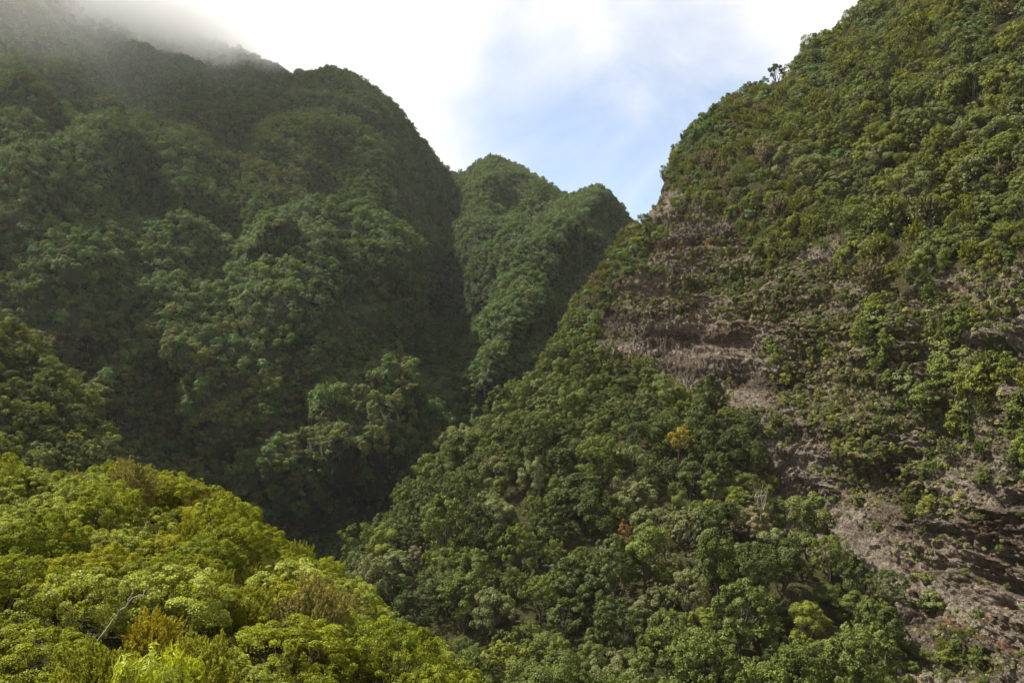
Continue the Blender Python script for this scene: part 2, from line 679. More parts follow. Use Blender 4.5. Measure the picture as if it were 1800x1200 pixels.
SKY_M = [(-450, -340), (-200, -210), (0, -80), (100, -28), (250, 28), (350, 66), (430, 92), (480, 116), (510, 134), (530, 130), (580, 121), (620, 134),
         (660, 158), (700, 193), (740, 243), (770, 283), (795, 306), (815, 306), (835, 288), (868, 277), (900, 289), (930, 306), (985, 342), (1005, 346),
         (1030, 334), (1052, 330), (1080, 346), (1100, 374), (1120, 402), (1160, 440), (1300, 560)]
DEP_M = [(-400, 1000, 190), (-400, 500, 300), (-400, 100, 420), (-400, -300, 560), (0, 1000, 220), (0, 850, 250), (0, 650, 300), (0, 400, 385), (0, 200, 460),
         (0, 0, 530), (0, -80, 560), (200, 1000, 280), (200, 850, 305), (200, 650, 350), (200, 450, 425), (200, 300, 480), (200, 240, 500), (200, 100, 600), (200, 0, 650),
         (400, 1000, 310), (400, 900, 335), (400, 700, 370), (400, 500, 440), (400, 400, 500), (400, 300, 550), (400, 150, 645), (400, 80, 690),
         (600, 1100, 310), (600, 1000, 330), (600, 800, 372), (600, 640, 405), (600, 540, 418), (600, 430, 470), (600, 300, 575), (600, 160, 665), (600, 110, 700),
         (700, 1000, 330), (700, 900, 352), (700, 700, 405), (690, 560, 450), (690, 450, 500), (700, 350, 585), (700, 200, 690),
         (748, 440, 665), (772, 350, 760), (797, 305, 800), (768, 560, 565), (802, 650, 485), (825, 700, 420), (760, 850, 378), (650, 960, 345),
         (870, 275, 720), (850, 350, 650), (825, 420, 590), (900, 380, 625), (930, 295, 710), (870, 480, 530),
         (1055, 330, 640), (985, 410, 560), (945, 480, 515), (900, 570, 455), (865, 650, 405), (985, 325, 700),
         (1112, 385, 660), (1050, 440, 610), (1000, 520, 550), (960, 610, 475), (930, 700, 420), (1150, 520, 610), (1100, 700, 460), (1000, 900, 350), (900, 1000, 330), (1280, 640, 600),
         (1250, 1000, 380)]


# shelves and rib crests on the mountain: photo line, how far it juts out in metres, how far down it fades
SHELVES = [([(-80, 330), (60, 300), (190, 232), (300, 255), (430, 305), (480, 345), (520, 380)], 38, 90),
           ([(400, 490), (470, 440), (560, 405), (640, 415), (700, 440), (735, 480)], 48, 130),
           ([(430, 300), (500, 250), (560, 235), (640, 260), (700, 310)], 32, 70), ([(40, 530), (130, 470), (220, 420), (330, 430), (410, 480)], 30, 90),
           ([(130, 710), (230, 640), (300, 600), (380, 640), (440, 710)], 24, 90), ([(540, 730), (640, 690), (740, 700), (790, 770)], 24, 80),
           ([(890, 530), (940, 450), (985, 400), (1040, 410), (1080, 450)], 50, 80), ([(985, 362), (1015, 345), (1060, 338), (1100, 380)], 34, 60), ([(830, 490), (870, 455), (905, 460), (935, 500)], 22, 45),
           ([(850, 620), (930, 540), (1000, 560)], 26, 70), ([(815, 350), (855, 322), (900, 320), (950, 350)], 30, 45), ([(-60, 160), (80, 130), (200, 110), (330, 150), (420, 200)], 28, 70),
           ([(420, 880), (500, 800), (580, 790), (640, 850)], 22, 70), ([(280, 330), (350, 350), (430, 400)], 20, 50)]


RIBS = [([(960, 310), (925, 380), (890, 450), (868, 520)], 28, 18), ([(1095, 375), (1050, 460), (1000, 540)], 26, 20), ([(1020, 345), (960, 400), (915, 470)], 18, 14), ([(905, 480), (880, 560), (850, 620)], 20, 16),
        ([(1060, 335), (985, 420), (935, 500), (890, 600), (855, 690)], 36, 26), ([(870, 280), (850, 360), (835, 450), (845, 540)], 36, 22), ([(600, 125), (690, 240), (720, 330), (732, 430), (755, 520)], 34, 36),
        ([(540, 240), (520, 340), (470, 450)], 24, 36), ([(300, 255), (330, 380), (300, 500), (330, 640), (400, 780)], 28, 46), ([(190, 235), (130, 350), (120, 470), (170, 620)], 26, 42),
        ([(560, 405), (530, 560), (560, 700), (600, 820)], 28, 40), ([(690, 430), (700, 600), (690, 720), (650, 850)], 24, 32), ([(30, 150), (60, 320), (20, 450)], 22, 40), ([(430, 95), (440, 180), (400, 260)], 22, 34),
        ([(1000, 520), (960, 600), (920, 690)], 34, 24), ([(800, 660), (770, 740), (720, 840)], 18, 28), ([(480, 560), (450, 680), (480, 800), (540, 900)], 22, 36)]


def build_mountains():
    f = tps([(p[0], p[1]) for p in DEP_M], np.log([p[2] for p in DEP_M]), 2e-4)
    nc, nr = 400, 260
    u = np.linspace(-440, 1290, nc)
    vt = np.interp(u, [p[0] for p in SKY_M], [p[1] for p in SKY_M])
    t = np.linspace(0, 1, nr)[:, None]
    V = vt[None] * (1 - t) + 1110 * t
    U = np.broadcast_to(u[None], V.shape)
    D = np.exp(f(U, V))
    wob = 14 * vnoise(np.stack([U.ravel() / 40, V.ravel() / 40, 0 * U.ravel()], 1), 2).reshape(U.shape)
    for line, amp, hgt in SHELVES:
        dv, ins = line_dist(U, V + wob, line)
        D = D - amp * ins * np.where(dv > 0, np.exp(-np.maximum(dv, 0) / hgt), np.exp(np.minimum(dv, 0) / 9.0))
    for line, amp, wid in RIBS:
        vs_ = [p[1] for p in line]
        ur = np.interp(V, vs_, [p[0] for p in line]) + 0.8 * wob
        ins = np.clip(np.minimum(V - vs_[0] + 25, vs_[-1] + 25 - V) / 50.0, 0, 1)
        D = D - amp * ins * np.exp(-np.abs(U - ur) / wid)
    P = to_world(U, V, D)
    nrm = grid_normals(P)
    Q = P.reshape(-1, 3)
    edge = np.clip(t * 12, 0.12, 1).repeat(nc, 1).reshape(-1)
    rel = 15 * fbm(Q / np.array([60.0, 75.0, 90.0]), 3, 3) + 7.0 * (1 - np.abs(fbm(Q / np.array([34.0, 34.0, 60.0]), 9, 3)) * 2) + 1.2 * fbm(Q / 9.0, 5, 3)
    P = P + nrm * (rel * edge).reshape(nr, nc, 1)
    top = P[0]
    rows = [top + np.array([x, y, z]) for x, y, z in ((0, 260, -150), (0, 110, -40), (0, 45, -10), (0, 16, -1.5))]
    P = np.concatenate([np.stack(rows), P])
    uv = np.concatenate([np.stack([U[0], V[0]], -1)[None].repeat(4, 0), np.stack([U, V], -1)])
    me = new_mesh('mountainside', P.reshape(-1, 3), grid_faces(*P.shape[:2]), M_FAR, smooth=True)
    o = obj('mountainside', me)
    tag(o, 'forested mountain slopes and pointed peaks closing the far side of the ravine', 'mountain', kind='structure')
    return P, uv


EDGE_C = [(-160, 1660), (0, 1548), (45, 1500), (90, 1440), (130, 1402), (152, 1350), (182, 1298), (214, 1236), (250, 1208), (290, 1188), (335, 1166), (375, 1140),
          (398, 1124), (450, 1078), (490, 1060), (530, 1020), (570, 1003), (610, 992), (660, 958), (690, 942), (725, 898), (770, 858), (800, 810), (870, 760), (905, 720),
          (960, 680), (1010, 642), (1060, 622), (1120, 600), (1200, 575), (1340, 540)]
DEP_C = [(1548, 0, 330), (1390, 130, 312), (1236, 214, 300), (1140, 375, 286), (1078, 450, 277), (1003, 570, 264), (942, 690, 248), (810, 800, 230), (720, 905, 212), (642, 1010, 196),
         (575, 1200, 160), (1700, -160, 320), (2100, -160, 215), (1650, 0, 275), (1800, 0, 232), (2100, 0, 175), (1500, 150, 258), (1700, 150, 216), (1900, 150, 180),
         (1350, 250, 266), (1500, 300, 230), (1650, 300, 203), (1800, 300, 176), (2100, 300, 125), (1180, 430, 270), (1250, 430, 256), (1400, 420, 225),
         (1550, 430, 196), (1700, 450, 172), (1850, 450, 151), (2100, 450, 115), (1100, 560, 262), (1250, 620, 240), (1400, 600, 210), (1550, 650, 181), (1700, 650, 158), (1850, 650, 139),
         (2100, 650, 106), (1400, 800, 196), (1420, 900, 186), (1500, 930, 174), (1600, 1020, 156), (1700, 1090, 141), (1800, 1145, 128), (1550, 800, 172), (1700, 850, 152), (1850, 900, 133), (2100, 1000, 99),
         (1060, 640, 248), (1000, 720, 234), (1150, 720, 226), (1300, 740, 212), (900, 820, 212), (1050, 850, 196), (1200, 850, 191), (1330, 900, 181), (1420, 980, 168),
         (810, 900, 199), (900, 1000, 178), (1100, 1000, 170), (1300, 1050, 158), (1500, 1080, 154), (720, 1010, 187), (800, 1100, 166), (1000, 1150, 155), (1200, 1150, 150), (1400, 1150, 146),
         (1560, 1150, 143), (1700, 1190, 133), (1000, 1340, 128), (1400, 1340, 122), (1800, 1340, 114), (2100, 1340, 90), (600, 1340, 138)]
LEDGE = [(1105, 450), (1150, 440), (1200, 437), (1250, 428), (1290, 431), (1400, 424), (1480, 412), (1600, 402)]
SEAM = [(1590, 1062), (1650, 1086), (1700, 1106), (1760, 1132), (1800, 1147), (1950, 1215)]
CRACK1 = [(1660, 985), (1710, 1002), (1745, 1018), (1800, 1046), (1900, 1095)]
CRACK2 = [(1700, 1036), (1730, 1044), (1800, 1074), (1900, 1120)]
CRACK3 = [(1410, 828), (1450, 845), (1500, 862), (1560, 884), (1640, 915)]
CRACK4 = [(1180, 596), (1240, 598), (1290, 608), (1340, 622)]
CRACK5 = [(1690, 570), (1730, 577), (1790, 588), (1850, 600)]
SLOPE_TREES = [(930, 560), (1010, 560), (1040, 622), (1110, 655), (1200, 694), (1310, 738), (1340, 820), (1358, 915), (1420, 985), (1500, 1030), (1545, 1075), (1565, 1110),
               (1555, 1150), (1575, 1360), (500, 1360), (500, 1000)]
TOP_TREES = [(1165, 300), (1210, 352), (1285, 385), (1312, 432), (1345, 480), (1400, 470), (1440, 392), (1480, 415), (1485, 500), (1560, 520), (1640, 482), (1740, 468),
             (1850, 450), (2200, 400), (2200, -400), (1300, -400)]
EDGE_SHRUBS = [(1020, 420), (1140, 395), (1135, 470), (1080, 500), (1060, 560), (1045, 620), (960, 640)]


def warp_poly(u, v, poly):
    u, v = np.asarray(u, float), np.asarray(v, float)
    q = np.stack([u.ravel() / 30.0, v.ravel() / 30.0, 0 * u.ravel()], 1)
    return in_poly(u + 22 * fbm(q, 4, 2).reshape(u.shape), v + 26 * fbm(q, 14, 2).reshape(u.shape), poly)


def cliff_fields(U, V):
    tree = warp_poly(U, V, SLOPE_TREES) | warp_poly(U, V, TOP_TREES) | in_poly(U, V, EDGE_SHRUBS)
    rock = 1 - tree.astype(float)
    red = np.zeros(U.shape)
    push = np.zeros(U.shape)
    for ln, dep, hgt, rd in ((LEDGE, 2.6, 34, 1.0), (SEAM, 1.6, 30, 1.0), (CRACK1, 3.2, 30, 0), (CRACK2, 2.4, 26, 0), (CRACK3, 2.0, 28, 0), (CRACK4, 1.6, 22, 0.1), (CRACK5, 1.8, 24, 0)):
        dv, ins = line_dist(U, V, ln)
        w = np.where(dv <= 0, np.exp(dv / hgt), np.exp(-dv / 4.0)) * ins
        push += dep * w
        if rd:
            red += rd * ins * np.exp(-((dv + 2) / 6.5) ** 2) * np.clip(0.75 + 0.7 * vnoise(np.stack([U.ravel() / 17.0, V.ravel() / 30.0, 0 * U.ravel()], 1), 12).reshape(U.shape), 0, 1)
    # extra reddish tuff
    red += 0.12 * np.exp(-(((U - 1700) / 110) ** 2 + ((V - 960) / 60) ** 2)) + 0.16 * np.exp(-(((U - 1270) / 90) ** 2 + ((V - 570) / 40) ** 2))
    # plant cover on the rock wall: high where the photo shows rosettes and ivy
    cov = 0.25 + 0 * U
    for cu, cv_, ru, rv, a in ((1290, 500, 150, 55, 0.55), (1480, 600, 150, 120, 0.55), (1480, 760, 110, 90, 0.5), (1680, 780, 160, 80, 0.4), (1700, 520, 200, 60, 0.4), (1200, 360, 60, 50, 0.25),
                                (1090, 530, 40, 60, 0.1), (1680, 1160, 110, 45, 1.0), (1560, 840, 60, 40, 0.2), (1200, 590, 130, 32, -0.4), (1620, 990, 130, 70, -0.35), (1750, 1000, 140, 80, -0.4),
                                (1480, 905, 90, 60, -0.5), (1280, 640, 110, 45, -0.5), (1400, 850, 40, 60, -0.35), (1700, 960, 160, 60, -0.25), (1290, 400, 90, 25, -0.35)):
        cov = cov + a * np.exp(-(((U - cu) / ru) ** 2 + ((V - cv_) / rv) ** 2))
    return rock, red, push, np.clip(cov, 0, 1)


def build_cliff():
    f = tps([(p[0], p[1]) for p in DEP_C], np.log([p[2] for p in DEP_C]), 1e-4)
    nr, nc = 620, 620
    v = np.linspace(-160, 1340, nr)
    ue = np.interp(v, [p[0] for p in EDGE_C], [p[1] for p in EDGE_C])
    s = (np.linspace(0, 1, nc) ** 1.08)[None]
    U = ue[:, None] * (1 - s) + 2060 * s
    V = np.broadcast_to(v[:, None], U.shape)
    D = np.exp(f(U, V))
    fold = np.exp(-((U - ue[:, None]) / 28.0))           # the flank rounds away at its outline
    D = D + 9 * fold
    P = to_world(U, V, D)
    nrm = grid_normals(P)
    Q = P.reshape(-1, 3)
    rock, red, push, cov = cliff_fields(U, V)
    rock_f = rock.reshape(-1)
    big = 3.0 * fbm(Q / 30.0, 21, 3) + 1.6 * fbm(Q / np.array([14.0, 14.0, 6.0]), 22, 3)
    d1, d2, cell = worley(Q / np.array([2.9, 2.9, 2.6]) + 0.35 * fbm(Q / 2.0, 41, 2)[:, None], 31)
    blocks = (cell - 0.5) * 0.9 - 0.5 * np.exp(-((d2 - d1) / 0.10))
    e1, e2, cell2 = worley(Q / np.array([1.1, 1.1, 0.8]), 57)
    blocks += (cell2 - 0.5) * 0.45 - 0.16 * np.exp(-((e2 - e1) / 0.12))
    fine = 0.25 * fbm(Q / 0.9, 23, 3)
    mask = np.clip(vnoise(Q / 11.0, 77) * 0.8 + 0.75, 0.3, 1.2)
    zb = Q[:, 2] + 0.06 * Q[:, 0] + 0.03 * Q[:, 1] + 1.2 * fbm(Q / 18.0, 71, 2)
    lay = fbm(np.stack([Q[:, 0] / 16, Q[:, 1] / 16, zb / 1.7], 1), 72, 3, 0.6)
    lay2 = fbm(np.stack([Q[:, 0] / 30, Q[:, 1] / 30, zb / 5.0], 1), 74, 2)
    beds = np.sign(lay) * np.abs(lay) ** 0.6 * 1.1 + np.sign(lay2) * np.abs(lay2) ** 0.55 * 1.6
    disp = big + rock_f * (mask * (2.0 * blocks + 1.35 * beds) + 2.2 * fine)
    disp = disp * np.clip(1 - 0.7 * fold.reshape(-1), 0, 1) - push.reshape(-1)
    P = P + nrm * disp.reshape(nr, nc, 1)
    e = P[:, :1]
    cols = [e + np.array([x, y, z]) for x, y, z in ((150, 260, -60), (45, 110, -16), (10, 40, -4), (0.5, 12, -0.5))]
    P = np.concatenate(cols + [P], axis=1)

    def pad(a, val=0.0):
        return np.concatenate([np.full((nr, 4), val), a], 1)
    moss = np.clip(cov, 0, 1) * 0.42 + 0.22
    moss = np.where(rock > 0.5, moss * 0.87, 0.8)
    uv = np.concatenate([np.stack([U[:, :1], V[:, :1]], -1).repeat(4, 1), np.stack([U, V], -1)], 1)
    me = new_mesh('cliff', P.reshape(-1, 3), grid_faces(*P.shape[:2]), M_CLIFF, smooth=False,
                  attrs={'red': ('POINT', np.clip(pad(red), 0, 1).ravel()), 'moss': ('POINT', pad(moss, 0.6).ravel())})
    o = obj('cliff', me)
    tag(o, 'brown layered volcanic rock cliff and the slope below it', 'cliff', kind='structure')
    return P, uv


# near hillside, as heights over the ground plan (x, y)
NEAR = [(-30, 890, 54), (100, 888, 55), (200, 884, 55), (290, 920, 53), (400, 985, 50), (500, 1048, 47), (600, 1130, 45), (700, 1215, 42), (850, 1330, 38), (1000, 1480, 34),
        (-200, 930, 50), (0, 1050, 38), (200, 1060, 38), (400, 1150, 35), (0, 1250, 27), (250, 1270, 26), (450, 1330, 26), (650, 1400, 27), (0, 1500, 18), (300, 1540, 18), (600, 1650, 18)]


def build_near():
    pts, zs = [], []
    for u, v, d in NEAR:
        p = to_world(u, v, d)
        pts.append((p[0], p[1]))
        zs.append(p[2] - 1.3)
    for x, y, z in ((0, 0, -1.75), (-3, 1, -1.8), (3, 0, -1.8), (-8, 0, -2.2), (8, 0, -2.5), (0, 4, -4.6), (-6, 5, -5.0), (6, 5, -6.0), (-14, 6, -6), (0, -8, -1.0), (-30, 10, -5), (-45, 25, -5),
                    (-50, 45, -5), (-30, 72, -12), (-10, 72, -19), (-45, 75, -11), (10, 60, -27), (22, 40, -26), (25, 20, -18), (25, 0, -9), (20, -8, -4), (-20, -8, -1), (-50, 0, -3), (-25, 95, -34), (10, 90, -50), (-55, 95, -30), (40, 60, -42)):
        pts.append((x, y))
        zs.append(z)
    f = tps(pts, zs, 5e-4)
    x = np.linspace(-60, 42, 150)
    y = np.linspace(-9, 100, 160)
    X, Y = np.meshgrid(x, y)
    Z = f(X, Y)
    P = np.stack([X, Y, Z], -1)
    Q = P.reshape(-1, 3).copy()
    Q[:, 2] = 0
    far = np.clip((np.hypot(X, Y) - 4) / 6, 0, 1)
    P[..., 2] += (0.5 * fbm(Q / 6.0, 61, 3) + 0.12 * fbm(Q / 1.2, 62, 2)).reshape(X.shape) * far
    me = new_mesh('hillside', P.reshape(-1, 3), grid_faces(*X.shape), M_GROUND, smooth=True)
    o = obj('hillside', me)
    tag(o, 'shrub covered hillside below the viewpoint', 'hillside', kind='structure')
    return P, f


SPUR = [(-250, 480, 215), (-100, 520, 215), (0, 575, 214), (50, 625, 210), (90, 690, 205), (130, 760, 198), (175, 830, 190), (230, 930, 180), (280, 1050, 170)]


def build_spur():
    """the wooded rib that comes down behind the near hillside"""
    u = np.array([p[0] for p in SPUR], float)
    v = np.array([p[1] for p in SPUR], float) + 14
    d = np.array([p[2] for p in SPUR], float)
    k = np.linspace(0, len(u) - 1, 90)
    j = np.arange(len(u))
    crest = to_world(np.interp(k, j, u), np.interp(k, j, v), np.interp(k, j, d))
    rows = []
    for a in np.linspace(0, 1, 46):
        # towards the camera and down: the near flank; slightly convex
        rows.append(crest + np.array([-16, -75, -70]) * a + np.array([0, -18, 6]) * math.sin(a * math.pi))
    back = [crest + np.array([60, 60, -110]), crest + np.array([22, 24, -34]), crest + np.array([8, 9, -9])]
    P = np.stack(back + rows)
    nrm = grid_normals(P)
    Q = P.reshape(-1, 3)
    P = P + nrm * (3.0 * fbm(Q / 22.0, 83, 3)).reshape(*P.shape[:2], 1) * np.clip(np.arange(len(P)) - 3, 0.2, 6)[:, None, None] / 6
    me = new_mesh('wooded_rib', P.reshape(-1, 3), grid_faces(*P.shape[:2]), M_GROUND, smooth=True)
    o = obj('wooded_rib', me)
    tag(o, 'steep wooded rib descending behind the near shrub hillside', 'hillside', kind='structure')
    uu, vv = to_pix(P)
    return P, np.stack([uu, vv], -1)


def build_valley():
    n = 60
    a = np.linspace(-1, 1, n)
    X, Y = np.meshgrid(np.sign(a) * np.abs(a) ** 1.6 * 9000, np.sign(a) * np.abs(a) ** 1.6 * 9000 + 200)
    Q = np.stack([X, Y, 0 * X], -1).reshape(-1, 3)
    Z = -170 + (20 * fbm(Q / 600.0, 5, 3)).reshape(X.shape)
    P = np.stack([X, Y, Z], -1)
    o = obj('valley_floor', new_mesh('valley_floor', P.reshape(-1, 3), grid_faces(n, n), M_FAR, smooth=True))
    tag(o, 'low valley ground under the wooded slopes', 'ground', kind='structure')


MT_P, MT_UV = build_mountains()
CL_P, CL_UV = build_cliff()
NH_P, NH_F = build_near()
SP_P, SP_UV = build_spur()
build_valley()


def scatter(rng, P, UV, n_try, density, radius, r0=0, c0=0):
    """random spots on a sheet, kept apart by radius(u, v); density(u, v) is the chance to keep"""
    A, B, C_, D_ = P[:-1, :-1], P[:-1, 1:], P[1:, 1:], P[1:, :-1]
    area = 0.5 * np.linalg.norm(np.cross(C_ - A, D_ - B), axis=-1)
    area[:r0] = 0
    area[:, :c0] = 0
    w = area.ravel() / area.sum()
    idx = rng.choice(len(w), n_try, p=w)
    i, j = np.unravel_index(idx, area.shape)
    a, b = rng.random(n_try), rng.random(n_try)

    def lerp(G):
        return (G[i, j] * ((1 - a) * (1 - b))[:, None] + G[i, j + 1] * (a * (1 - b))[:, None] + G[i + 1, j + 1] * (a * b)[:, None] + G[i + 1, j] * ((1 - a) * b)[:, None])
    pts = lerp(P)
    uv = lerp(UV)
    nrm = grid_normals(P)[i, j]
    keep = rng.random(n_try) < density(uv[:, 0], uv[:, 1])
    rad = radius(uv[:, 0], uv[:, 1], rng)
    cell = float(rad.max()) * 2
    grid = {}
    sel = []
    for q in np.nonzero(keep)[0]:
        p = pts[q]
        key = (int(p[0] // cell), int(p[1] // cell), int(p[2] // cell))
        ok = True
        for dx in (-1, 0, 1):
            for dy in (-1, 0, 1):
                for dz in (-1, 0, 1):
                    for s in grid.get((key[0] + dx, key[1] + dy, key[2] + dz), ()):
                        rr = rad[q] + rad[s]
                        dd = p - pts[s]
                        if dd[0] * dd[0] + dd[1] * dd[1] + dd[2] * dd[2] < rr * rr:
                            ok = False
                            break
                    if not ok:
                        break
                if not ok:
                    break
            if not ok:
                break
        if ok:
            sel.append(q)
            grid.setdefault(key, []).append(q)
    sel = np.array(sel, int)
    return pts[sel], uv[sel], nrm[sel], rad[sel]


def instancer(name, label, cat, pts, scale, rotz, which, protos, tilt=None):
    """one mass of plants: points that carry copies of plants that stand in the scene"""
    me = bpy.data.meshes.new(name)
    me.vertices.add(len(pts))
    me.vertices.foreach_set('co', np.asarray(pts, np.float32).ravel())
    for an, arr, ty in (('size', scale, 'FLOAT_VECTOR'), ('turn', rotz, 'FLOAT_VECTOR'), ('which', which, 'INT')):
        a = me.attributes.new(an, ty, 'POINT')
        a.data.foreach_set('vector' if ty == 'FLOAT_VECTOR' else 'value', np.asarray(arr, np.int32 if ty == 'INT' else np.float32).ravel())
    me.update()
    o = obj(name, me)
    g = bpy.data.node_groups.new(name, 'GeometryNodeTree')
    g.interface.new_socket('Geometry', in_out='INPUT', socket_type='NodeSocketGeometry')
    g.interface.new_socket('Geometry', in_out='OUTPUT', socket_type='NodeSocketGeometry')
    gi, go = g.nodes.new('NodeGroupInput'), g.nodes.new('NodeGroupOutput')
    jn = g.nodes.new('GeometryNodeGeometryToInstance')
    for p in reversed(protos):
        oi = g.nodes.new('GeometryNodeObjectInfo')
        oi.transform_space = 'ORIGINAL'
        oi.inputs['Object'].default_value = p
        oi.inputs['As Instance'].default_value = False
        g.links.new(oi.outputs['Geometry'], jn.inputs[0])
    ip = g.nodes.new('GeometryNodeInstanceOnPoints')
    ip.inputs['Pick Instance'].default_value = True
    g.links.new(gi.outputs[0], ip.inputs['Points'])
    g.links.new(jn.outputs[0], ip.inputs['Instance'])
    for an, ty, sock in (('size', 'FLOAT_VECTOR', 'Scale'), ('turn', 'FLOAT_VECTOR', 'Rotation'), ('which', 'INT', 'Instance Index')):
        na = g.nodes.new('GeometryNodeInputNamedAttribute')
        na.data_type = ty
        na.inputs['Name'].default_value = an
        src = na.outputs['Attribute']
        if an == 'turn':
            er = g.nodes.new('FunctionNodeEulerToRotation')
            g.links.new(src, er.inputs[0])
            src = er.outputs[0]
        g.links.new(src, ip.inputs[sock])
    g.links.new(ip.outputs[0], go.inputs[0])
    md = o.modifiers.new('scatter', 'NODES')
    md.node_group = g
    tag(o, label, cat, kind='stuff')
    return o


def size_word(x, a, b):
    return 'small ' if x < a else 'large ' if x > b else ''


def form_word(r):
    return 'tall ' if r > 1.18 else 'squat ' if r < 0.92 else ''


def near_spot(u, v, spots):
    for su, sv, rr, w in spots:
        if math.hypot(u - su, v - sv) < rr:
            return w
    return None


def slope_place(u, v):
    w = near_spot(u, v, ((1085, 950, 75, 'near the rusty orange tree'), (1185, 790, 70, 'near the golden tree'), (1335, 900, 60, 'near the bleached dead tree')))
    if w:
        return w
    foot = np.interp(u, [1010, 1110, 1200, 1320, 1370, 1390, 1450, 1530, 1600], [590, 632, 664, 706, 800, 880, 945, 985, 1085])
    if u > 1010 and v < foot + 70:
        return 'at the foot of the rock cliff'
    edge = np.interp(v, [e[0] for e in EDGE_C], [e[1] for e in EDGE_C])
    if u < edge + 70:
        return 'on the ravine edge of the wooded slope'
    return 'high on the wooded slope' if v < 860 else 'midway up the wooded slope' if v < 1040 else 'low on the wooded slope'


def top_place(u, v):
    if math.hypot(u - 1362, v - 130) < 70:
        return 'beside the lone skyline tree'
    edge = np.interp(v, [e[0] for e in EDGE_C], [e[1] for e in EDGE_C])
    if u < edge + 45:
        return 'on the skyline of the cliff hill'
    if v > np.interp(u, [1180, 1300, 1345, 1440, 1485, 1560, 1740, 1850], [280, 400, 470, 395, 490, 510, 465, 450]) - 75:
        return 'overhanging the top of the rock cliff'
    return 'high on the hill above the rock cliff' if v < 160 else 'midway up the hill above the rock cliff'


def wall_place(u, v):
    if v < 440:
        return 'on the rock face above the red ledge'
    if u < 1330 and v < 660:
        return 'on the bare rock face under the red ledge'
    if v > 1080:
        return 'by the red seam at the cliff foot'
    if v > 840:
        return 'on the bare lower rock face'
    return 'on the plant-covered middle rock face'


def far_place(u, v):
    if math.hypot((u - 617) / 1.2, v - 580) < 95:
        return 'beside the bare patch of the far valley'
    if 735 < u < 840 and v > 480:
        return 'in the gully beside the twin peaks'
    if u >= 840:
        return 'on the spur below the twin peaks'
    return 'low in the shaded far valley bottom' if v > 760 else 'on the lower flank of the far mountain'


# ------------------------------------------------------------------ far forest on the mountains
FAR_MATS = [
    leaf_mat('foliage_mountain_green', [(0.040, 0.058, 0.022), (0.058, 0.078, 0.030), (0.048, 0.070, 0.030), (0.075, 0.088, 0.030)], 0.25, 0.05, warm=(1.32, 1.55, 1.02)),
    leaf_mat('foliage_mountain_grey', [(0.070, 0.085, 0.045), (0.085, 0.105, 0.062), (0.062, 0.075, 0.044)], 0.25, 0.06, warm=(1.32, 1.55, 1.02)),
    leaf_mat('foliage_mountain_olive', [(0.075, 0.070, 0.032), (0.070, 0.066, 0.040), (0.095, 0.092, 0.030)], 0.25, 0.04, warm=(1.32, 1.55, 1.02)),
]


def far_tree_mesh(seed, mat, R=1.0):
    """whole small tree, crown and stem in one mesh; radius about 1"""
    rng = np.random.default_rng(seed)
    c, d = clump_centres(rng, 15, 0.72, 0.66, 0.95, 3)
    k = rng.integers(0, len(c), 12)
    off = unit(rng.normal(0, 1, (12, 3)) + d[k] * 1.2 + np.array([0, 0, 0.3]))
    c2 = c[k] + off * 0.32 * rng.uniform(0.7, 1.15, (12, 1))
    V1, v1 = clumpy_leaves(rng, c, d, 0.34, 1700, 0.125, 0.085)
    V2, v2 = clumpy_leaves(rng, c2, d[k], 0.2, 800, 0.115, 0.08)
    tv, tf = tube([(0, 0, -0.4), (0.03, 0.02, 0.3), (0.0, 0.05, 0.9)], [0.07, 0.055, 0.03], 5)
    V = np.concatenate([V1, V2, tv])
    nl = (len(V1) + len(V2)) // 4
    Fc = np.concatenate([np.arange(nl * 4).reshape(nl, 4), tf + nl * 4])
    var = np.concatenate([v1, v2, np.zeros(len(tf))])
    mi = np.concatenate([np.zeros(nl), np.ones(len(tf))])
    return new_mesh('mountain_tree', V, Fc, attrs={'leafvar': ('FACE', var)}, mats=[mat, M_BARK], mat_index=mi)


M_BARE = [(545, 520, 690, 640), (735, 365, 765, 440), (785, 425, 810, 470), (600, 900, 690, 985), (360, 262, 420, 292), (250, 560, 275, 600), (690, 330, 740, 400), (880, 315, 930, 365)]


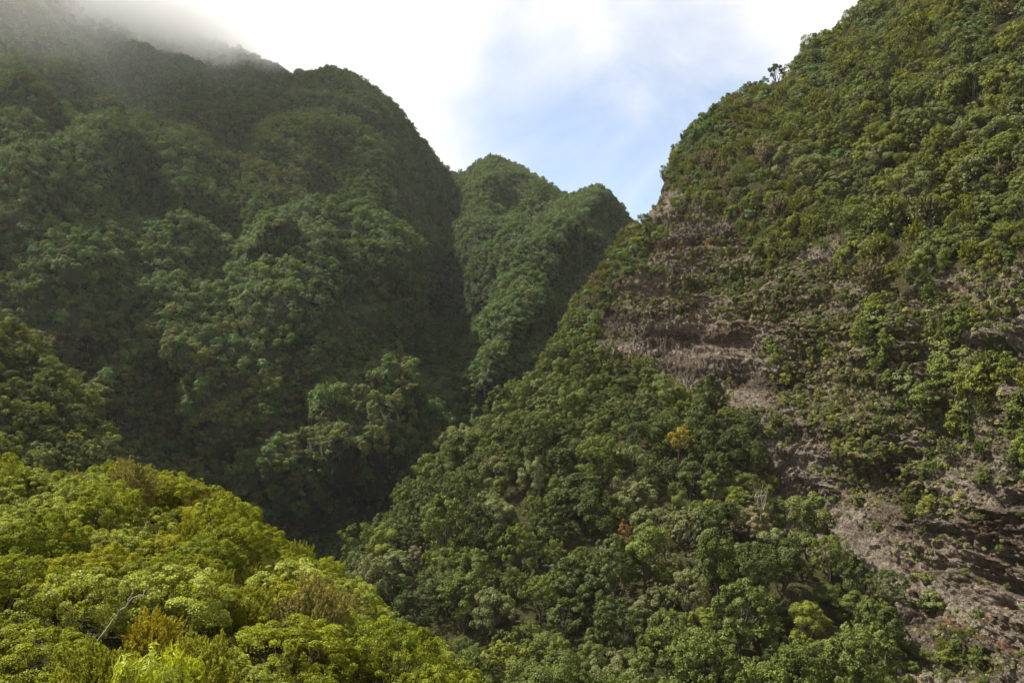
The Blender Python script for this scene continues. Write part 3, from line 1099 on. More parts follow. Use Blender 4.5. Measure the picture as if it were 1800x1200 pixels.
def build_far_forest():
    rng = np.random.default_rng(11)

    def bare(u, v):
        b = np.zeros(u.shape, bool)
        for x0, y0, x1, y1 in M_BARE:
            b |= (((u - (x0 + x1) / 2) / (x1 - x0) * 2) ** 2 + ((v - (y0 + y1) / 2) / (y1 - y0) * 2) ** 2) < 1
        return b

    def dens(u, v):
        return np.where(bare(u, v), 0.5, 1.0) * ((v < 1060) | (u > 500)) * (u > -330) * (u < 1180)

    def rad(u, v, r):
        base = np.interp(v, [100, 350, 600, 900], [1.3, 1.55, 2.0, 2.25])
        q = r.random(len(u))
        s = base * np.where(q < 0.35, r.uniform(0.6, 0.85, len(u)), r.uniform(0.85, 1.3, len(u)))
        s = s * np.where(u > 770, 0.78, 1.0)
        return np.where(bare(u, v), s * 0.5, s)
    pts, uv, nrm, rd = scatter(rng, MT_P, MT_UV, 80000, dens, rad, r0=2)
    n = len(pts)
    # mix of kinds follows the ground: ridges greyer, hollows greener
    fld = fbm(pts / 60.0, 91, 3) + rng.normal(0, 0.25, n)
    kind = np.where(fld > 0.22, 1, np.where(fld < -0.32, 2, 0))
    meshes = [far_tree_mesh(300 + i, FAR_MATS[i // 3]) for i in range(9)]
    which = kind * 3 + rng.integers(0, 3, n)
    R = rd * rng.uniform(1.45, 1.85, n)
    Z = R * rng.uniform(0.85, 1.35, n)
    pos = pts + nrm * 0.3 - np.array([0, 0, 0.25]) * Z[:, None]
    rot = np.stack([rng.normal(0, 0.1, n), rng.normal(0, 0.1, n), rng.uniform(0, 6.28, n)], 1)
    size = np.stack([R, R, Z], 1)
    dist = np.linalg.norm(pos, axis=1)
    inview = (uv[:, 0] > -10) & (uv[:, 0] < 1130) & (uv[:, 1] > -10) & ~((uv[:, 0] < 150) & (uv[:, 1] > 600)) & (uv[:, 1] < 980 - 0 * uv[:, 0])
    vis = np.where(uv[:, 0] < 300, uv[:, 1] < 780, True) & (uv[:, 0] < np.interp(uv[:, 1], [e[0] for e in EDGE_C], [e[1] for e in EDGE_C]) - 25)
    vis &= ~((uv[:, 0] < 620) & (uv[:, 1] > np.interp(uv[:, 0], [0, 200, 290, 400, 500, 620], [760, 770, 810, 870, 930, 1000])))
    score = np.where(inview & vis, R / dist, 0)
    top = np.argsort(-score)[:290]
    lab = ['rounded mid green tree ', 'rounded grey green tree ', 'olive brown tree ']
    grp = ['green trees on the far valley side', 'grey green trees on the far valley side', 'olive trees on the far valley side']
    protos = [None] * 9
    for q in top:
        o = obj('mountain_tree', meshes[which[q]])
        o.location = pos[q]
        o.rotation_euler = rot[q]
        o.scale = size[q]
        tag(o, size_word(R[q], 3.3, 4.4) + form_word(Z[q] / R[q]) + lab[kind[q]] + far_place(*uv[q]), 'tree', grp[kind[q]])
        if protos[which[q]] is None:
            protos[which[q]] = o
    rest = np.setdiff1d(np.arange(n), top)
    for k in range(9):
        if protos[k] is None:
            protos[k] = next(p for p in protos if p)
    instancer('mountain_forest', 'dense forest covering the mountain slopes and peaks up to the mist', 'forest', pos[rest], size[rest], rot[rest], which[rest], protos)
    print('far trees', n)
    return protos


FAR_PROTOS = build_far_forest()

# ------------------------------------------------------------------ trees on the cliff side
G_MATS = {
    'green': leaf_mat('foliage_green', [(0.056, 0.078, 0.022), (0.074, 0.100, 0.027), (0.064, 0.085, 0.030)], 0.22, 0.06),
    'dark': leaf_mat('foliage_dark', [(0.036, 0.052, 0.018), (0.048, 0.066, 0.024)], 0.2, 0.06),
    'grey': leaf_mat('foliage_grey', [(0.088, 0.108, 0.058), (0.105, 0.125, 0.075), (0.080, 0.098, 0.050)], 0.22, 0.06),
    'yellow': leaf_mat('foliage_yellow_green', [(0.110, 0.125, 0.026), (0.088, 0.112, 0.026)], 0.26, 0.05),
    'olive': leaf_mat('foliage_olive', [(0.092, 0.106, 0.036), (0.080, 0.095, 0.034), (0.105, 0.110, 0.046)], 0.22, 0.04, warm=(1.35, 1.35, 0.95)),
    'brown': leaf_mat('foliage_brown', [(0.120, 0.102, 0.066), (0.110, 0.098, 0.068)], 0.22, 0.03, warm=(1.3, 1.25, 1.0)),
    'autumn': leaf_mat('foliage_autumn', [(0.13, 0.075, 0.038), (0.13, 0.075, 0.038)], 0.26, 0.04),
    'gold': leaf_mat('foliage_gold', [(0.14, 0.125, 0.024), (0.14, 0.125, 0.024)], 0.26, 0.04),
}
WORDS = {'green': 'mid green', 'dark': 'dark green', 'grey': 'grey green', 'yellow': 'yellow green', 'olive': 'olive', 'brown': 'brownish'}


class Kind:
    """a plant kind: crown and trunk meshes made once, shared by all its copies"""

    def __init__(self, crown, targets, seed, r0, zfork, multi=1, mat=None, lean=0.12, nl=9):
        rng = np.random.default_rng(seed + 1000)
        t = targets[rng.choice(len(targets), min(nl, len(targets)), replace=False)]
        self.crown = crown
        self.trunk = trunk_mesh(rng, 'trunk', t, r0, zfork, mat or M_BARK, lean, multi)


def plant(name, kind, mat, loc, rot, scale, label, cat, group=None):
    root = bpy.data.objects.new(name, None)
    COL.objects.link(root)
    root.empty_display_size = 0.5
    root.location = loc
    root.rotation_euler = rot
    root.scale = scale
    tag(root, label, cat, group)
    t = obj('trunk', kind.trunk, root)
    c = obj('crown', kind.crown, root)
    if mat is not None:
        c.material_slots[0].link = 'OBJECT'
        c.material_slots[0].material = mat
    return root


LAUREL = []
for i in range(12):
    rngp = np.random.default_rng(500 + i)
    cr_ = [0.5, 0.75, 1.1, 0.6, 0.9, 0.45, 0.7, 1.0, 0.55, 0.8, 0.65, 0.95][i]
    R_ = 3.6 * rngp.uniform(0.82, 1.15)
    m_, c_ = laurel_crown(500 + i, 'crown', G_MATS['green'], R=R_, rz=rngp.uniform(2.3, 4.6), zc=rngp.uniform(4.2, 5.4), n_clump=int(min(90, 2.4 * (R_ / cr_) ** 1.75)),
                          cr=cr_, n_leaf=12500, ls=rngp.uniform(0.19, 0.26), lobes=int(rngp.integers(2, 6)), tilt=rngp.uniform(0.3, 0.6))
    LAUREL.append(Kind(m_, c_, 500 + i, 0.2, 2.6))
HEATH = []
for i in range(4):
    m_, c_ = heath_crown(540 + i, 'crown', G_MATS['olive'], R=1.7, H=3.4, z0=0.3, n_plume=90, n_sprig=44, ls=0.27, lw=0.10, pl=0.62)
    HEATH.append(Kind(m_, c_, 540 + i, 0.07, 1.0, multi=3, nl=6))
BUSH = []
for i in range(3):
    m_, c_ = laurel_crown(560 + i, 'crown', G_MATS['green'], R=1.7, rz=1.5, zc=1.5, n_clump=20, cr=0.55, n_leaf=2600, ls=0.24, lobes=4)
    BUSH.append(Kind(m_, c_, 560 + i, 0.07, 0.8, multi=2, nl=6))


def build_slope_trees():
    rng = np.random.default_rng(23)

    def dens(u, v):
        edge_u = np.interp(v, [e[0] for e in EDGE_C], [e[1] for e in EDGE_C])
        return warp_poly(u, v, SLOPE_TREES) * (v < 1330)

    def rad(u, v, r):
        up = np.interp(v, [560, 700, 800, 1000], [0.95, 1.55, 2.05, 2.3])
        q = r.random(len(u))
        return up * np.where(q < 0.35, r.uniform(0.45, 0.75, len(u)), r.uniform(0.85, 1.5, len(u)))
    pts, uv, nrm, rd = scatter(rng, CL_P, CL_UV, 16000, dens, rad, c0=2)
    n = len(pts)
    dist = np.linalg.norm(pts, axis=1)
    up = uv[:, 1] < np.interp(uv[:, 0], [950, 1330, 1500], [720, 760, 900])
    fld = fbm(pts / 14.0, 44, 2) + rng.normal(0, 0.2, n)
    order = np.argsort(-(rd / dist) * ((uv[:, 1] < 1240) & (uv[:, 1] > 600)))
    rest = order[300:]
    groups = {}
    for q in order[:300]:
        shrubby = up[q] and (uv[q, 1] < 690) and rng.random() < 0.6
        if shrubby:
            key = ['olive', 'olive', 'brown', 'grey'][rng.integers(0, 4)]
        else:
            f = fld[q]
            key = 'grey' if f > 0.42 else 'dark' if f < -0.12 or rng.random() < 0.12 else 'yellow' if rng.random() < 0.10 else 'brown' if rng.random() < 0.04 else 'green'
        h = rd[q] * rng.uniform(0.37, 0.48)
        tall = rng.uniform(0.8, 1.45)
        if shrubby:
            s = rd[q] * rng.uniform(0.85, 1.1)
            plant('heath_tree', HEATH[rng.integers(0, 4)], G_MATS[key], pts[q] - np.array([0, 0, 0.4]), (rng.normal(0, .08), rng.normal(0, .08), rng.uniform(0, 6.28)), (s, s, s * rng.uniform(0.9, 1.2)),
                  size_word(s, 1.0, 1.5) + WORDS[key] + ' feathery heath tree ' + slope_place(*uv[q]), 'tree', WORDS[key] + ' heath trees below the cliff')
        else:
            plant('laurel_tree', LAUREL[rng.integers(0, 12)], G_MATS[key], pts[q] - np.array([0, 0, 0.8]), (rng.normal(0, .07), rng.normal(0, .07), rng.uniform(0, 6.28)), (h, h, h * tall),
                  size_word(h, 0.75, 1.02) + form_word(tall) + WORDS[key] + ' billowing laurel tree ' + slope_place(*uv[q]), 'tree', WORDS[key] + ' laurel trees on the slope below the cliff')
    # the remainder of this wood, seen only in small gaps
    protos = [next(o for o in bpy.data.objects if o.name.startswith('crown') and o.data == LAUREL[k].crown) for k in range(3)]
    m = len(rest)
    R = rd[rest] * rng.uniform(0.38, 0.5, m)
    instancer('slope_undergrowth', 'undergrowth and small trees filling the gaps of the slope wood', 'undergrowth', pts[rest], np.stack([R, R, R * 1.2], 1),
              np.stack([np.zeros(m), np.zeros(m), rng.uniform(0, 6.28, m)], 1), rng.integers(0, 3, m), protos)
    print('slope trees', n)


build_slope_trees()


def build_top_trees():
    rng = np.random.default_rng(31)

    def dens(u, v):
        return (warp_poly(u, v, TOP_TREES) | in_poly(u, v, EDGE_SHRUBS)) * (v > -90) * (u < 1900) * (np.hypot(u - 1372, (v - 140)) > 26)

    def rad(u, v, r):
        big = np.interp(u + 0.3 * v, [1250, 1500, 1750], [1.05, 1.6, 2.0])
        q = r.random(len(u))
        return big * np.where(q < 0.4, r.uniform(0.45, 0.8, len(u)), r.uniform(0.85, 1.6, len(u)))
    pts, uv, nrm, rd = scatter(rng, CL_P, CL_UV, 24000, dens, rad, c0=2)
    n = len(pts)
    dist = np.linalg.norm(pts, axis=1)
    fld = fbm(pts / 16.0, 52, 2) + rng.normal(0, 0.22, n)
    order = np.argsort(-(rd / dist) * ((uv[:, 1] > -20) & (uv[:, 0] < 1810)))
    nh = nb = 0
    rest = []
    for q in order:
        outer = uv[q, 0] + 0.3 * uv[q, 1] < 1400
        f = fld[q]
        heath = (f > 0.28) if not outer else (f > -0.05)
        if nh + nb >= 560:
            rest.append(q)
            continue
        rot = (rng.normal(0, .1), rng.normal(0, .1), rng.uniform(0, 6.28))
        if heath:
            if nh >= 280:
                rest.append(q)
                continue
            nh += 1
            key = ['olive', 'yellow', 'olive', 'grey', 'olive', 'yellow', 'brown'][rng.integers(0, 7)]
            s = rd[q] * rng.uniform(0.85, 1.1)
            plant('heath_tree', HEATH[rng.integers(0, 4)], G_MATS[key], pts[q] - np.array([0, 0, 0.3]), rot, (s, s, s * rng.uniform(0.85, 1.15)),
                  size_word(s, 1.0, 1.6) + WORDS[key] + ' feathery heath tree ' + top_place(*uv[q]), 'tree', WORDS[key] + ' heath trees above the cliff')
        else:
            if nb >= 280:
                rest.append(q)
                continue
            nb += 1
            key = ['green', 'yellow', 'yellow', 'green', 'grey', 'olive'][rng.integers(0, 6)]
            h = rd[q] * rng.uniform(0.44, 0.60)
            tall = rng.uniform(0.75, 1.25)
            plant('evergreen_tree', LAUREL[rng.integers(0, 12)], G_MATS[key], pts[q] - np.array([0, 0, 1.3]) * h * 2, rot, (h, h, h * tall),
                  size_word(h, 0.62, 0.95) + form_word(tall) + WORDS[key] + ' bushy evergreen tree ' + top_place(*uv[q]), 'tree', WORDS[key] + ' evergreen trees above the cliff')
    rest = np.array(rest, int)
    m = len(rest)
    if m:
        R = rd[rest] * rng.uniform(1.5, 1.9, m)
        instancer('cliff_top_scrub', 'low scrub filling the gaps between the trees above the cliff', 'scrub', pts[rest], np.stack([R, R, R], 1),
                  np.stack([np.zeros(m), np.zeros(m), rng.uniform(0, 6.28, m)], 1), rng.integers(0, 9, m), FAR_PROTOS)
    print('top trees', n, nh, nb)


build_top_trees()


def sheet_lookup(P, UV, u, v):
    """nearest sheet vertex to a photo pixel, and the outward normal there"""
    d = (UV[..., 0] - u) ** 2 + (UV[..., 1] - v) ** 2
    d[:, :4] = 1e9
    i, j = np.unravel_index(np.argmin(d), d.shape)
    return P[i, j], CL_N[i, j]


def build_undergrowth():
    rng = np.random.default_rng(37)

    def dens(u, v):
        return (warp_poly(u, v, SLOPE_TREES) | warp_poly(u, v, TOP_TREES) | in_poly(u, v, EDGE_SHRUBS)) * (v > -60) * (v < 1300) * (u < 1880)

    def rad(u, v, r):
        return r.uniform(0.5, 0.9, len(u))
    pts, uv, nrm, rd = scatter(rng, CL_P, CL_UV, 22000, dens, rad, c0=2)
    m = len(pts)
    Rr = rd * rng.uniform(1.3, 1.9, m)
    protos = []
    for k in range(3):
        b_ = plant('understorey_bush', BUSH[k], None, pts[k] - np.array([0, 0, 0.2]), (0, 0, k), (0.6, 0.6, 0.6), 'low green bush in the undergrowth between the trees', 'bush', 'understorey bushes')
        protos.append(b_.children[1])
    Rr = Rr / 1.7
    instancer('undergrowth', 'low leafy undergrowth between the trees above and below the cliff', 'undergrowth', pts - np.array([0, 0, 0.3]), np.stack([Rr, Rr, Rr * 0.9], 1),
              np.stack([np.zeros(m), np.zeros(m), rng.uniform(0, 6.28, m)], 1), rng.integers(0, 3, m), protos)
    print('undergrowth', m)


build_undergrowth()
CL_N = grid_normals(CL_P)
# shrubs that hang on the rock wall: photo spot, radius in metres, colour, kind
WALL_SHRUBS = []


def build_wall_shrubs():
    rng = np.random.default_rng(41)
    clusters = [(1525, 590, 30, 45, 8, 2.6, 'yellow green'), (1560, 650, 40, 45, 8, 2.2, 'mixed'), (1670, 600, 50, 50, 12, 2.4, 'mixed'), (1690, 690, 60, 55, 14, 2.6, 'mixed'), (1640, 740, 40, 50, 8, 2.0, 'mixed'),
                (1740, 660, 40, 30, 6, 2.2, 'mixed'), (1785, 730, 30, 70, 7, 2.0, 'mixed'), (1350, 640, 12, 35, 5, 1.6, 'mixed'), (1370, 720, 20, 50, 6, 1.7, 'mixed'), (1590, 895, 22, 25, 6, 1.5, 'mixed'), (1620, 925, 14, 30, 4, 1.1, 'mixed'),
                (1660, 910, 14, 20, 3, 1.1, 'mixed'), (1610, 850, 10, 14, 2, 1.1, 'mixed'), (1455, 720, 30, 30, 6, 1.5, 'mixed'), (1440, 640, 30, 25, 4, 1.4, 'mixed'), (1330, 500, 20, 20, 3, 1.5, 'mixed'),
                (1235, 325, 45, 28, 14, 1.4, 'mixed'), (1185, 355, 30, 40, 22, 1.2, 'mixed'), (1155, 410, 26, 26, 16, 1.1, 'mixed'), (1240, 395, 45, 16, 8, 0.9, 'mixed'), (1110, 520, 40, 50, 12, 0.8, 'mixed'), (1275, 455, 12, 12, 2, 1.5, 'mixed'), (1360, 450, 30, 30, 5, 2.0, 'mixed'), (1780, 800, 25, 30, 4, 1.7, 'mixed'),
                (1500, 790, 40, 30, 6, 1.3, 'mixed'), (1420, 520, 30, 20, 3, 1.2, 'mixed'), (1610, 1005, 16, 12, 2, 1.0, 'mixed'), (1630, 1065, 12, 16, 3, 2.0, 'mixed'), (1590, 1130, 25, 25, 4, 1.6, 'mixed'),
                (1680, 1150, 40, 25, 5, 1.2, 'mixed'), (1350, 830, 22, 40, 6, 1.4, 'mixed'), (1170, 540, 60, 30, 5, 0.9, 'mixed'), (1420, 900, 15, 25, 3, 1.0, 'mixed'), (1550, 560, 40, 25, 4, 1.3, 'mixed'), (1790, 300, 40, 70, 8, 2.6, 'mixed'), (1660, 380, 50, 30, 8, 2.0, 'mixed')]
    for cu, cv_, su, sv, k, r, _ in clusters:
        for _i in range(k):
            u, v = rng.normal(cu, su * 0.6), rng.normal(cv_, sv * 0.6)
            if u > 1830:
                continue
            p, n = sheet_lookup(CL_P, CL_UV, u, v)
            s = r * rng.uniform(0.65, 1.25) / 1.7
            out = np.array([n[0], n[1], 0.0])
            out /= max(np.linalg.norm(out), 1e-6)
            key = ['green', 'yellow', 'olive', 'green', 'grey', 'yellow'][rng.integers(0, 6)]
            hang = 0.28
            rot = Vector((out[0] * hang, out[1] * hang, 1)).to_track_quat('Z', 'Y').to_euler()
            heath = rng.random() < 0.3
            kd = HEATH[rng.integers(0, 4)] if heath else BUSH[rng.integers(0, 3)]
            plant('heath_bush' if heath else 'leafy_bush', kd, G_MATS[key], p - out * 0.35, rot, (s, s, s * rng.uniform(0.85, 1.2)),
                  size_word(s, 0.7, 1.3) + WORDS[key] + (' feathery heath bush ' if heath else ' leafy bush ') + wall_place(u, v), 'bush',
                  WORDS[key] + (' heath' if heath else ' leafy') + ' bushes on the rock face')


build_wall_shrubs()


# rosettes and ivy that cover the wall
def build_wall_cover():
    rng = np.random.default_rng(47)
    mats = [leaf_mat('rosette_pale', [(0.115, 0.125, 0.050), (0.140, 0.142, 0.065), (0.095, 0.108, 0.044), (0.125, 0.112, 0.055)], 0.25, 0.06),
            leaf_mat('rosette_green', [(0.062, 0.082, 0.026), (0.078, 0.098, 0.030), (0.052, 0.070, 0.026)], 0.3, 0.06),
            leaf_mat('tuft_dry', [(0.11, 0.085, 0.05), (0.09, 0.075, 0.045), (0.085, 0.08, 0.04)], 0.25, 0.02)]
    protos = []
    labels = ['pale green leaf rosette rooted on the rock wall beside the red ledge', 'fresh green ivy tuft rooted on the rock wall below the red ledge', 'dry straw tuft rooted on the rock wall below the red ledge']
    for k in range(3):
        n = 60 if k < 2 else 70
        d = unit(rng.normal(0, 1, (n, 3)) * np.array([1, 1, 0.6]) + np.array([0, 0, 0.5]))
        if k < 2:
            P = d * rng.uniform(0.25, 0.55, (n, 1)) * np.array([1, 1, 0.7])
            V = leaf_quads(rng, P, np.array([0, 0, 1.0]) + d * 0.5, 0.36, 0.24, 0.35, 0.1, along=d)
        else:
            P = d * rng.uniform(0.2, 0.5, (n, 1))
            V = leaf_quads(rng, P, np.cross(d, rng.normal(0, 1, (n, 3))), 0.6, 0.08, 0.2, 0, along=d)
        u, v = [(1215, 452), (1240, 470), (1260, 500)][k]
        p, nn = sheet_lookup(CL_P, CL_UV, u, v)
        o = obj('rock_rosette' if k == 0 else 'ivy_tuft' if k == 1 else 'dry_tuft', quads_mesh('wall_plant', V, rng.random(n), mats[k]))
        o.location = p
        o.rotation_euler = Vector(nn).to_track_quat('Z', 'Y').to_euler()
        tag(o, labels[k], 'plant')
        protos.append(o)

    for k in range(2):
        protos.append(next(o for o in bpy.data.objects if o.name.startswith('crown') and o.data == BUSH[k].crown))

    def dens(u, v):
        rock, red, push, cov = cliff_fields(u, v)
        pat = vnoise(np.stack([u / 55.0, (v - 0.12 * u) / 13.0, 0 * u], 1), 5) * 0.6 + vnoise(np.stack([u / 60.0, v / 60.0, 0 * u], 1), 6) * 0.35
        c = np.clip((cov - 0.28) * 1.5 + pat * 1.5 + 0.05, 0.0, 1)
        return (rock > 0.5) * c * (red < 0.35) * (u < 1860)

    def rad(u, v, r):
        return 0.14 + 0.34 * r.random(len(u)) ** 2.2
    pts, uv, nrm, rd = scatter(rng, CL_P, CL_UV, 150000, dens, rad, c0=4)
    n = len(pts)
    e = np.array([Vector((a[0], a[1], a[2] + 0.45)).to_track_quat('Z', 'Y').to_euler() for a in nrm])
    fld = vnoise(np.stack([uv[:, 0] / 45.0, uv[:, 1] / 45.0, np.zeros(n)], 1), 8) + rng.normal(0, 0.4, n)
    which = np.where(rng.random(n) < 0.22, 2, np.where(fld > 0.25, 1, 0))
    s = rd * rng.uniform(1.5, 2.8, n)
    tuft = rng.random(n) < 0.16
    which = np.where(tuft, rng.integers(3, 5, n), which)
    s = np.where(tuft, 0.16 + 0.42 * rng.random(n) ** 2, s)
    instancer('cliff_plants', 'leaf rosettes, ivy and dry tufts covering the rock wall', 'plants', pts + nrm * 0.05, np.stack([s, s, s], 1), e, which, protos)
    print('wall cover', n)


build_wall_cover()

# ------------------------------------------------------------------ single trees of note


def build_notable():
    rng = np.random.default_rng(59)
    # lone tree on the skyline of the cliff hill
    m, c = laurel_crown(601, 'crown', G_MATS['dark'], R=2.5, rz=2.3, zc=4.0, n_clump=24, cr=0.6, n_leaf=3600, ls=0.3, lobes=5)
    k = Kind(m, c, 601, 0.24, 2.2, multi=2, lean=0.22, nl=12)
    p, n = sheet_lookup(CL_P, CL_UV, 1378, 150)
    b = to_world(1366, 142, p[1] - 1.0)
    plant('windswept_tree', k, None, b - np.array([0, 0, 0.9]), (0, -0.12, 0.5), (1.05,) * 3, 'lone dark open-crowned tree standing on the skyline of the cliff hill', 'tree')
    # autumn tree
    m, c = laurel_crown(603, 'crown', G_MATS['autumn'], R=1.5, rz=2.3, zc=4.4, n_clump=16, cr=0.55, n_leaf=1900, ls=0.26, lobes=5)
    k = Kind(m, c, 603, 0.13, 2.4, nl=9)
    p, n = sheet_lookup(CL_P, CL_UV, 1085, 985)
    plant('autumn_tree', k, None, p + np.array([0, -3.0, 1.5]), (0.1, 0.05, 1.0), (1.0, 1.0, 1.15), 'small rusty orange tree among the green trees on the slope', 'tree')
    m, c = laurel_crown(605, 'crown', G_MATS['gold'], R=2.6, rz=2.3, zc=4.2, n_clump=18, cr=0.8, n_leaf=2600, ls=0.3, lobes=5)
    k = Kind(m, c, 605, 0.16, 2.4)
    p, n = sheet_lookup(CL_P, CL_UV, 1190, 830)
    plant('golden_tree', k, None, p + np.array([0, -2.5, 3.0]), (0.05, 0.0, 2.0), (1.1,) * 3, 'golden yellow tree standing on the slope below the cliff', 'tree')
    # bleached dead tree beside the wall
    p, n = sheet_lookup(CL_P, CL_UV, 1335, 930)
    tg = np.array([(math.cos(a) * r, math.sin(a) * r, h) for a, r, h in zip(rng.uniform(0, 6.28, 12), rng.uniform(0.6, 1.8, 12), rng.uniform(5.2, 7.6, 12))])
    o = obj('dead_tree', trunk_mesh(rng, 'dead_tree', tg, 0.2, 4.6, M_DEADWOOD, 0.1, 2))
    o.location = p + np.array([0, -2.5, 1.0])
    tag(o, 'bleached leafless dead tree rising among the slope trees by the rock wall', 'tree')


build_notable()


# ------------------------------------------------------------------ wooded rib on the left
def build_rib_trees():
    rng = np.random.default_rng(67)

    def dens(u, v):
        return (u > -60) * (u < 260) * (v < 860)

    def rad(u, v, r):
        return 1.7 * r.uniform(0.7, 1.25, len(u))
    pts, uv, nrm, rd = scatter(rng, SP_P, SP_UV, 5000, dens, rad, r0=2)
    keep = np.argsort(-rd)[:120]
    for q in keep:
        key = ['yellow', 'green', 'dark', 'olive', 'green'][rng.integers(0, 5)]
        h = rd[q] * rng.uniform(0.44, 0.56)
        on_crest = uv[q, 1] < np.interp(uv[q, 0], [p_[0] for p_ in SPUR], [p_[1] for p_ in SPUR]) + 50
        plant('forest_tree', LAUREL[rng.integers(0, 12)], G_MATS[key], pts[q] - np.array([0, 0, 1.0]), (rng.normal(0, .07), rng.normal(0, .07), rng.uniform(0, 6.28)), (h, h, h * rng.uniform(0.85, 1.15)),
              size_word(h, 0.72, 0.95) + WORDS[key] + (' tree on the crest of' if on_crest else ' tree on the flank of') + ' the wooded rib behind the near shrubs', 'tree', WORDS[key] + ' trees on the wooded rib')
    print('rib trees', len(pts))


build_rib_trees()

# ------------------------------------------------------------------ near shrubs
S_MATS = {
    'laurel': leaf_mat('shrub_laurel', [(0.155, 0.180, 0.035), (0.185, 0.205, 0.045), (0.135, 0.165, 0.03)], 0.35, 0.10, 0.5, warm=(1.20, 1.20, 0.62)),
    'faya': leaf_mat('shrub_faya', [(0.100, 0.125, 0.012), (0.145, 0.160, 0.014), (0.185, 0.180, 0.016)], 0.4, 0.06, 0.5, warm=(1.20, 1.20, 0.62)),
    'heath': leaf_mat('shrub_heath', [(0.170, 0.172, 0.026), (0.140, 0.150, 0.028), (0.195, 0.188, 0.034)], 0.4, 0.04, 0.45, warm=(1.20, 1.20, 0.62)),
    'gold': leaf_mat('shrub_gold', [(0.20, 0.175, 0.024), (0.24, 0.20, 0.03), (0.19, 0.165, 0.04)], 0.4, 0.04, 0.45, warm=(1.20, 1.20, 0.62)),
    'dry': leaf_mat('shrub_dry', [(0.175, 0.155, 0.095), (0.155, 0.135, 0.08)], 0.3, 0.02, 0.4, warm=(1.20, 1.20, 0.62)),
    'star': leaf_mat('shrub_star', [(0.24, 0.26, 0.03), (0.22, 0.25, 0.035)], 0.4, 0.08, 0.4, warm=(1.20, 1.20, 0.62)),
}


def star_crown(seed, name, mat, R=1.5, zc=1.7, n_tip=190, leaf=0.26, lw=0.05):
    rng = np.random.default_rng(seed)
    c, d = clump_centres(rng, 22, R * 0.65, R * 0.5, zc, 4)
    k = rng.integers(0, len(c), n_tip)
    o = unit(rng.normal(0, 1, (n_tip, 3)) + d[k] + np.array([0, 0, 0.8]))
    tip = c[k] + o * rng.uniform(0.25, 0.5, (n_tip, 1))
    m = 14
    kk = np.repeat(np.arange(n_tip), m)
    dirs = unit(rng.normal(0, 1, (len(kk), 3)) + o[kk] * 0.55)
    P = tip[kk] + dirs * leaf * 0.5
    V = leaf_quads(rng, P, o[kk], leaf, lw, 0.25, 0.2, along=dirs)
    return quads_mesh(name, V, np.clip(rng.random(n_tip)[kk] * 0.6 + 0.4 * rng.random(len(kk)), 0, 1), mat), c


NEAR_KINDS = {'laurel': [], 'faya': [], 'heath': [], 'star': []}
for i in range(3):
    m_, c_ = laurel_crown(700 + i, 'crown', S_MATS['laurel'], R=1.9, rz=1.6, zc=2.1, n_clump=90, cr=0.27, n_leaf=34000, ls=0.078, lobes=5, tilt=0.7)
    NEAR_KINDS['laurel'].append(Kind(m_, c_, 700 + i, 0.06, 1.1, multi=3, nl=20))
for i in range(3):
    m_, c_ = laurel_crown(720 + i, 'crown', S_MATS['faya'], R=1.9, rz=1.7, zc=2.1, n_clump=120, cr=0.23, n_leaf=34000, ls=0.07, lobes=5, tilt=0.7)
    NEAR_KINDS['faya'].append(Kind(m_, c_, 720 + i, 0.06, 1.1, multi=3, nl=20))
for i in range(4):
    m_, c_ = heath_crown(740 + i, 'crown', S_MATS['heath'], R=1.7, H=3.6, z0=0.5, n_plume=520, n_sprig=60, ls=0.10, lw=0.03, pl=0.30)
    NEAR_KINDS['heath'].append(Kind(m_, c_, 740 + i, 0.05, 1.2, multi=4, nl=22))
m_, c_ = star_crown(760, 'crown', S_MATS['star'])
NEAR_KINDS['star'].append(Kind(m_, c_, 760, 0.05, 0.9, multi=3, nl=14))


